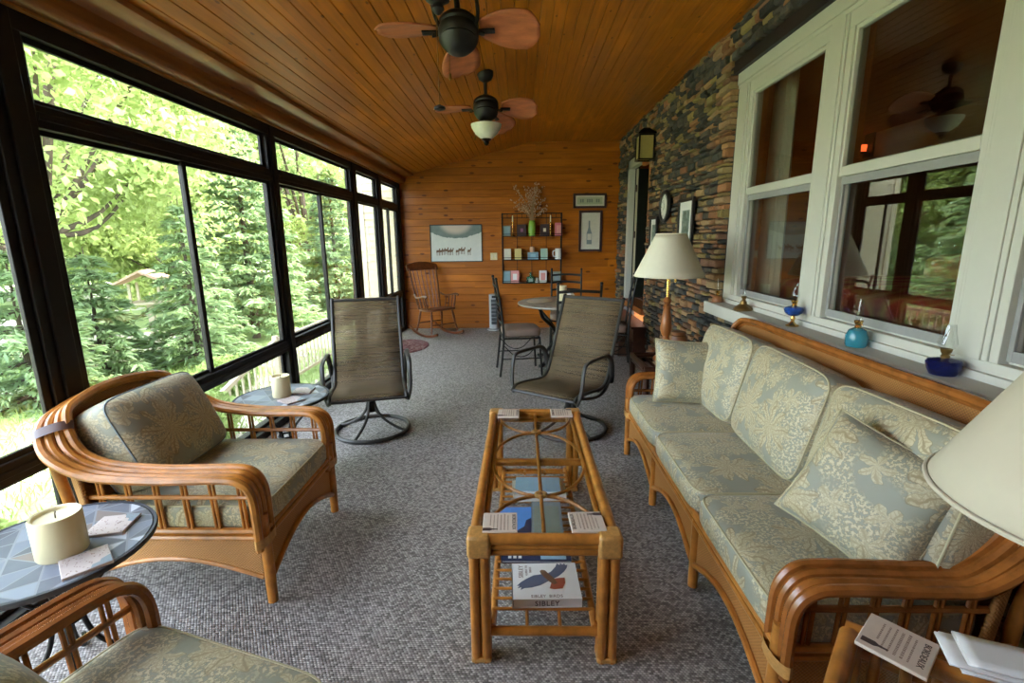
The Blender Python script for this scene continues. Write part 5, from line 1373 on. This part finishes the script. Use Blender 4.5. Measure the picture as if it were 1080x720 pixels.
for nm, pr, mt in (('glass_bowl', [(0.135, 2.50), (0.13, 2.475), (0.10, 2.425), (0.06, 2.39), (0.03, 2.38), (0.0, 2.378)], 'frosted_glass'), ('light_fitter', [(0.05, 2.53), (0.10, 2.515), (0.137, 2.503), (0.0, 2.50)], 'fan_metal'), ('finial', [(0.0, 2.383), (0.04, 2.38), (0.045, 2.373), (0.02, 2.358), (0.024, 2.343), (0.010, 2.326), (0.0, 2.322)], 'fan_metal')):
    MB().lathe(pr, 32, (0.027, -0.88, 0)).build(nm, mt, r)
chain(r, 0.020, -0.88, 2.33, 2.002, True); chain(r, -0.05, -0.02, 2.55, 2.37, False)

# ================================================================ inside the house, seen through the white windows
r = thing('red_bed', 'bed with red patterned spread inside the house behind the near windows', 'bed', (2.85, 2.7, 0.6))
MB().bb((-0.75, -1.5, 0.0), (0.75, 1.5, 0.28)).build('bed_frame', 'dark_wood', r, bevel=0.01)
cushion(1.54, 3.0, 0.34, 0.12, 0.02).xform(Matrix.Translation((0, 0, 0.42))).build('bedspread', 'red_spread', r)
for s in (-1, 1): cushion(0.45, 0.70, 0.18, 0.4, 0.03).xform(Matrix.Translation((0.35, s*0.7, 0.66))).build('bed_pillow', 'red_spread', r)
r = thing('room_lamp', 'lit orange table lamp glowing inside the house behind the window', 'lamp', (3.9, 3.55, 0.6))
MB().lathe([(0.0, 0), (0.16, 0), (0.16, 0.5), (0.0, 0.5)], 24).build('stand', 'dark_wood', r)
MB().lathe([(0.06, 0.5), (0.09, 0.60), (0.05, 0.72), (0.012, 0.76), (0.0, 0.86)], 20).build('base', 'pot_brown', r)
rows = [[((0.22-0.11*t)*math.cos(2*PI*k/40), (0.22-0.11*t)*math.sin(2*PI*k/40), 0.80+0.26*t) for k in range(40)] for t in (0, .5, 1)]
MB().grid(rows, close=True).build('lamp_shade', 'rust', r)
MB().sphere((0, 0, 0.92), 0.035, 8).build('bulb', 'bulb_warm', r)
r = thing('window_curtain', 'pale gathered curtain inside the farthest white window', 'curtain', (1.90, 3.80, 1.0))
m_ = MB(); m_.grid([[(0.02*math.sin(k*1.3), -0.16+0.30*k/24 - 0.05*(zz-0.9)*(k/24-0.5), zz) for k in range(25)] for zz in (-0.395, 0.0, 0.5, 1.0, 1.5, 1.75)])
o = m_.build('cloth', 'curtain_cloth', r); md = o.modifiers.new('s', 'SOLIDIFY'); md.thickness = 0.004
MB().rod((0, -0.75, 1.76), (0, 0.25, 1.76), 0.012).build('curtain_rod', 'old_brass', r)
r = thing('candle_sconce', 'small black sconce with a glowing red candle cup inside the house', 'sconce', (5.14, 7.75, 2.82))
MB().bb((0.03, -0.10, -0.18), (0.06, 0.10, 0.22)).build('back_plate', 'black_iron', r, bevel=0.004)
m_ = MB(); m_.bb((-0.10, -0.06, -0.12), (0.03, 0.06, -0.10)); m_.build('bracket', 'black_iron', r)
MB().lathe([(0.0, -0.10), (0.045, -0.10), (0.05, 0.0), (0.0, 0.0)], 18, (-0.04, 0, 0)).build('candle_cup', 'flame_red', r)

# ================================================================ the garden outside
rg = np.random.default_rng(21)
def quads(name, V, mat, parent):
    n = len(V); me = bpy.data.meshes.new(name)
    me.vertices.add(n*4); me.vertices.foreach_set('co', V.reshape(-1).astype(np.float32))
    me.loops.add(n*4); me.loops.foreach_set('vertex_index', np.arange(n*4, dtype=np.int32))
    me.polygons.add(n); me.polygons.foreach_set('loop_start', np.arange(0, n*4, 4, dtype=np.int32)); me.polygons.foreach_set('loop_total', np.full(n, 4, dtype=np.int32))
    me.update(calc_edges=True); me.validate()
    o = bpy.data.objects.new(name, me); COL.objects.link(o); me.materials.append(M[mat]); o.parent = parent; return o
def leaves(P, size, wid, up=0.4, D=None):
    n = len(P); a = rg.normal(size=(n, 3)) if D is None else D + rg.normal(size=(n, 3))*0.35
    a /= np.linalg.norm(a, axis=1, keepdims=True)+1e-9
    nn = rg.normal(size=(n, 3)); nn[:, 2] += up*3; b = np.cross(nn, a); b /= np.linalg.norm(b, axis=1, keepdims=True)+1e-9
    c = np.cross(a, b); s = size*rg.uniform(0.7, 1.3, size=(n, 1)); w = s*wid
    bend = c*s*0.12
    return np.stack([P-a*s*0.5, P+b*w*0.5+bend, P+a*s*0.5, P-b*w*0.5+bend], 1)
def broad(name, label, x, y, h, r, n, mat, size=0.13, base=0.25, group='leafy trees in the garden', squash=0.8, zc=None):
    root = thing(name, label, 'tree', (x, y, -0.34), 0, group)
    nc = max(20, int(r*22)); d = rg.normal(size=(nc, 3)); d /= np.linalg.norm(d, axis=1, keepdims=True); rad = rg.uniform(0.35, 1.0, size=(nc, 1))**0.6
    zc_ = zc if zc is not None else h*(base+(1-base)*0.5)
    C_ = d*rad*np.array([r, r, h*(1-base)*0.5]); C_[:, 2] += zc_
    k = rg.integers(0, nc, n); P = C_[k] + rg.normal(size=(n, 3))*np.array([0.30, 0.30, 0.16])*max(0.5, r*0.45)
    P = P[P[:, 2] > 0.05]
    quads('foliage', leaves(P, size, 0.62), mat, root)
    m_ = MB(); m_.tube(catmull([(0, 0, 0), (0.05, 0.03, zc_*0.5), (0.0, 0.0, zc_), (0.1, 0, h*0.85)], 4), [0.06*r/1.6]*4+[0.05*r/1.6]*4+[0.035*r/1.6]*4+[0.02], 8)
    for q in range(0, nc, max(1, nc//14)):
        c = C_[q]; m_.tube(catmull([(0.02, 0.01, zc_*0.45), tuple(c*np.array([0.5, 0.5, 0.75])), tuple(c)], 3), [0.022*r/1.6]*3+[0.014*r/1.6]*3+[0.006], 5)
    m_.build('trunk', 'bark', root, uvs=False); return root
def conifer(label, x, y, h, r, n, mat='needle', droop=0.25, group='conifers in the garden', size=0.17, skirt=0.06):
    root = thing('conifer', label, 'tree', (x, y, -0.34), 0, group)
    m_ = MB(); m_.tube([(0, 0, 0), (0, 0, h*0.5), (0, 0, h)], [0.02*h, 0.012*h, 0.004], 8)
    L = int(h*5); P = []; D = []
    for i in range(L):
        z = h*(skirt+(1-skirt)*i/L); R = r*(1-i/L)**0.85+0.08; nb = 7
        a0 = rg.uniform(0, 6.28)
        for k in range(nb):
            a = a0+6.283*k/nb+rg.normal()*0.12; RR = R*rg.uniform(0.75, 1.1); c, s = math.cos(a), math.sin(a)
            m_.tube([(0, 0, z), (c*RR*0.5, s*RR*0.5, z-droop*RR*0.30), (c*RR, s*RR, z-droop*RR*0.55+0.05*RR)], [0.018, 0.011, 0.004], 4)
            cnt = max(6, int(n/(L*nb)*(R/(r*0.55))))
            t = rg.uniform(0.12, 1.0, cnt)**0.8; w = rg.normal(size=cnt)*0.10*RR*(1.15-t)
            px = c*RR*t - s*w*1.6; py = s*RR*t + c*w*1.6; pz = z - droop*RR*0.55*t + rg.normal(size=cnt)*0.03
            P.append(np.stack([px, py, pz], 1)); D.append(np.stack([np.full(cnt, c)-s*np.sign(w)*0.7, np.full(cnt, s)+c*np.sign(w)*0.7, np.full(cnt, -0.1)], 1))
    P = np.concatenate(P); D = np.concatenate(D)
    quads('foliage', leaves(P, size, 0.20, 0.5, D), mat, root)
    m_.build('trunk', 'bark', root, uvs=False); return root
broad('maple_tree', 'tall bright maple reaching over the upper panes of the nearest large window', -6.1, 6.2, 7.0, 2.8, 48000, 'leaf_bright', 0.095, 0.22)
broad('maple_tree', 'broad bright tree seen through the panes at the left edge', -9.6, 9.4, 6.5, 2.4, 22000, 'leaf_bright', 0.13, 0.12)
broad('maple_tree', 'leafy tree behind the bird shelter', -11.5, 14.2, 7.0, 3.4, 22000, 'leaf_bright', 0.19, 0.12)
broad('maple_tree', 'leafy tree in the second bay of the window wall', -6.0, 13.6, 7.0, 2.5, 20000, 'leaf_bright', 0.15, 0.08)
broad('maple_tree', 'mid green tree closing the view left of the bird shelter', -16.0, 16.0, 6.5, 3.4, 22000, 'leaf_mid', 0.19, 0.06)
broad('maple_tree', 'tree far out beyond the third bay of the window wall', -6.0, 19.5, 8.0, 2.4, 7000, 'leaf_mid', 0.22, 0.12)
broad('maple_tree', 'distant tree low behind the left panes', -14.0, 20.5, 6.5, 2.6, 8000, 'leaf_mid', 0.22, 0.05)
broad('maple_tree', 'distant pale tree between the conifers and the maple', -19.0, 16.5, 8.0, 4.2, 18000, 'leaf_bright', 0.26, 0.06)
broad('maple_tree', 'distant tree behind the second bay conifers', -11.0, 21.5, 8.5, 2.9, 8000, 'leaf_mid', 0.26, 0.06)
conifer('young spruce with dark trunk in front of the bird shelter', -5.0, 7.2, 2.5, 0.80, 4500)
conifer('soft pale pine filling the right half of the nearest large window', -5.2, 9.2, 4.0, 1.35, 15000, droop=0.02, size=0.20)
conifer('dark low spruce beside the big window post', -5.9, 6.5, 1.8, 0.85, 5000, droop=0.35)
conifer('spruce seen low through the panes at the left edge', -5.7, 5.3, 1.9, 0.95, 5000, droop=0.35)
conifer('pine standing outside the second bay of the window wall', -4.6, 12.0, 3.6, 1.2, 10000, droop=0.05, size=0.20)
broad('maple_tree', 'distant rounded tree right of the bird shelter', -9.0, 16.0, 6.0, 2.6, 14000, 'leaf_mid', 0.18, 0.05)
broad('maple_tree', 'leafy young tree behind the pale pine', -7.8, 11.0, 5.0, 1.8, 13000, 'leaf_bright', 0.13, 0.06)
def shrub(label, x, y, h, r, n, mat='leaf_shrub', size=0.07):
    root = thing('garden_shrub', label, 'shrub', (x, y, -0.34), 0, 'low shrubs outside the window wall')
    d = rg.normal(size=(n, 3)); d /= np.linalg.norm(d, axis=1, keepdims=True); P = d*rg.uniform(0.3, 1, size=(n, 1))**0.5*np.array([r, r, h*0.5]); P[:, 2] += h*0.5
    P = P[P[:, 2] > 0.01]; quads('foliage', leaves(P, size, 0.45, 0.3), mat, root)
    m_ = MB()
    for k in range(7):
        a = 2*PI*k/7; m_.tube([(0, 0, 0), (r*0.3*math.cos(a), r*0.3*math.sin(a), h*0.4), (r*0.6*math.cos(a), r*0.6*math.sin(a), h*0.7)], [0.01, 0.007, 0.003], 5)
    m_.build('stems', 'bark', root, uvs=False)
shrub('yellow green shrub below the rail of the nearest large window', -3.0, 4.05, 0.55, 0.42, 2600)
shrub('leafy shrub outside the low pane behind the rattan armchair', -3.1, 2.0, 0.45, 0.5, 2600)
shrub('leafy shrub outside the low pane at the left edge', -3.4, 1.2, 0.5, 0.55, 2600)
shrub('small shrub beside the stair railing', -3.6, 5.6, 0.5, 0.35, 1800)
gr = []
n = 26000; P = np.stack([rg.uniform(-9, -2.3, n), rg.uniform(-0.5, 8.0, n), np.full(n, -0.30)], 1)
D = np.stack([rg.normal(size=n)*0.35, rg.normal(size=n)*0.35, np.ones(n)], 1)
o = quads('grass', leaves(P, 0.11, 0.10, 0.0, D), 'leaf_shrub', None); tag(o, 'rough green grass growing on the ground outside the window wall', 'grass', None, 'stuff')
# stair railing beside the house
r = thing('stair_railing', 'pale wooden stair railing with thin balusters outside the second bay', 'railing', (-3.0, 6.6, -0.34))
for ya, yb, za, zb in ((-2.6, -0.9, 0.22, 0.66), (-0.9, 2.0, 0.66, 0.66)):
    for off, rr_ in ((0.0, 0.022), (-0.56, 0.018)):
        m_ = MB(); m_.poly([(-rr_, ya, za+off-rr_), (rr_, ya, za+off-rr_), (rr_, ya, za+off+rr_), (-rr_, ya, za+off+rr_)], (0, yb-ya, zb-za)); m_.build('hand_rail' if off == 0 else 'bottom_rail', 'railing_paint', r)
    nb = int((yb-ya)/0.125)
    for k in range(nb):
        y = ya+0.06+k*0.125; z = za+(zb-za)*(y-ya)/(yb-ya)
        MB().bb((-0.010, y-0.010, max(0.0, z-0.56)), (0.010, y+0.010, z-0.02)).build('baluster', 'railing_paint', r, smooth=False)
for y, z in ((-2.6, 0.28), (-0.9, 0.72), (2.0, 0.72)): MB().bb((-0.03, y-0.03, 0), (0.03, y+0.03, z)).build('post', 'railing_paint', r, bevel=0.005)
r = thing('bird_shelter', 'small roofed bird feeder on a post among the trees', 'bird feeder', (-6.9, 8.8, -0.34), 0.4)
MB().bb((-0.05, -0.05, 0), (0.05, 0.05, 0.75)).build('post', 'railing_paint', r)
MB().bb((-0.28, -0.28, 0.74), (0.28, 0.28, 0.78)).build('tray', 'railing_paint', r)
for a in (-0.22, 0.22):
    for b in (-0.22, 0.22): MB().bb((a-0.02, b-0.02, 0.78), (a+0.02, b+0.02, 1.12)).build('roof_post', 'railing_paint', r)
m_ = MB(); m_.poly([(-0.42, -0.40, 1.10), (0, -0.40, 1.32), (0.42, -0.40, 1.10), (0.42, -0.40, 1.14), (0, -0.40, 1.36), (-0.42, -0.40, 1.14)], (0, 0.80, 0)); m_.build('roof', 'roof_pink', r, smooth=False)
struct(MB().poly([(-20, 10.2, -0.335), (-6.0, 6.9, -0.335), (-5.2, 7.7, -0.335), (-8.5, 10.0, -0.335), (-20, 14.5, -0.335)], (0, 0, 0.01)).build('path', 'deck', smooth=False))
struct(MB().bb((-2.75, -1.0, -0.36), (-2.15, 8.2, -0.31)).build('trim_patio', 'deck', smooth=False))
bpy.context.view_layer.update()
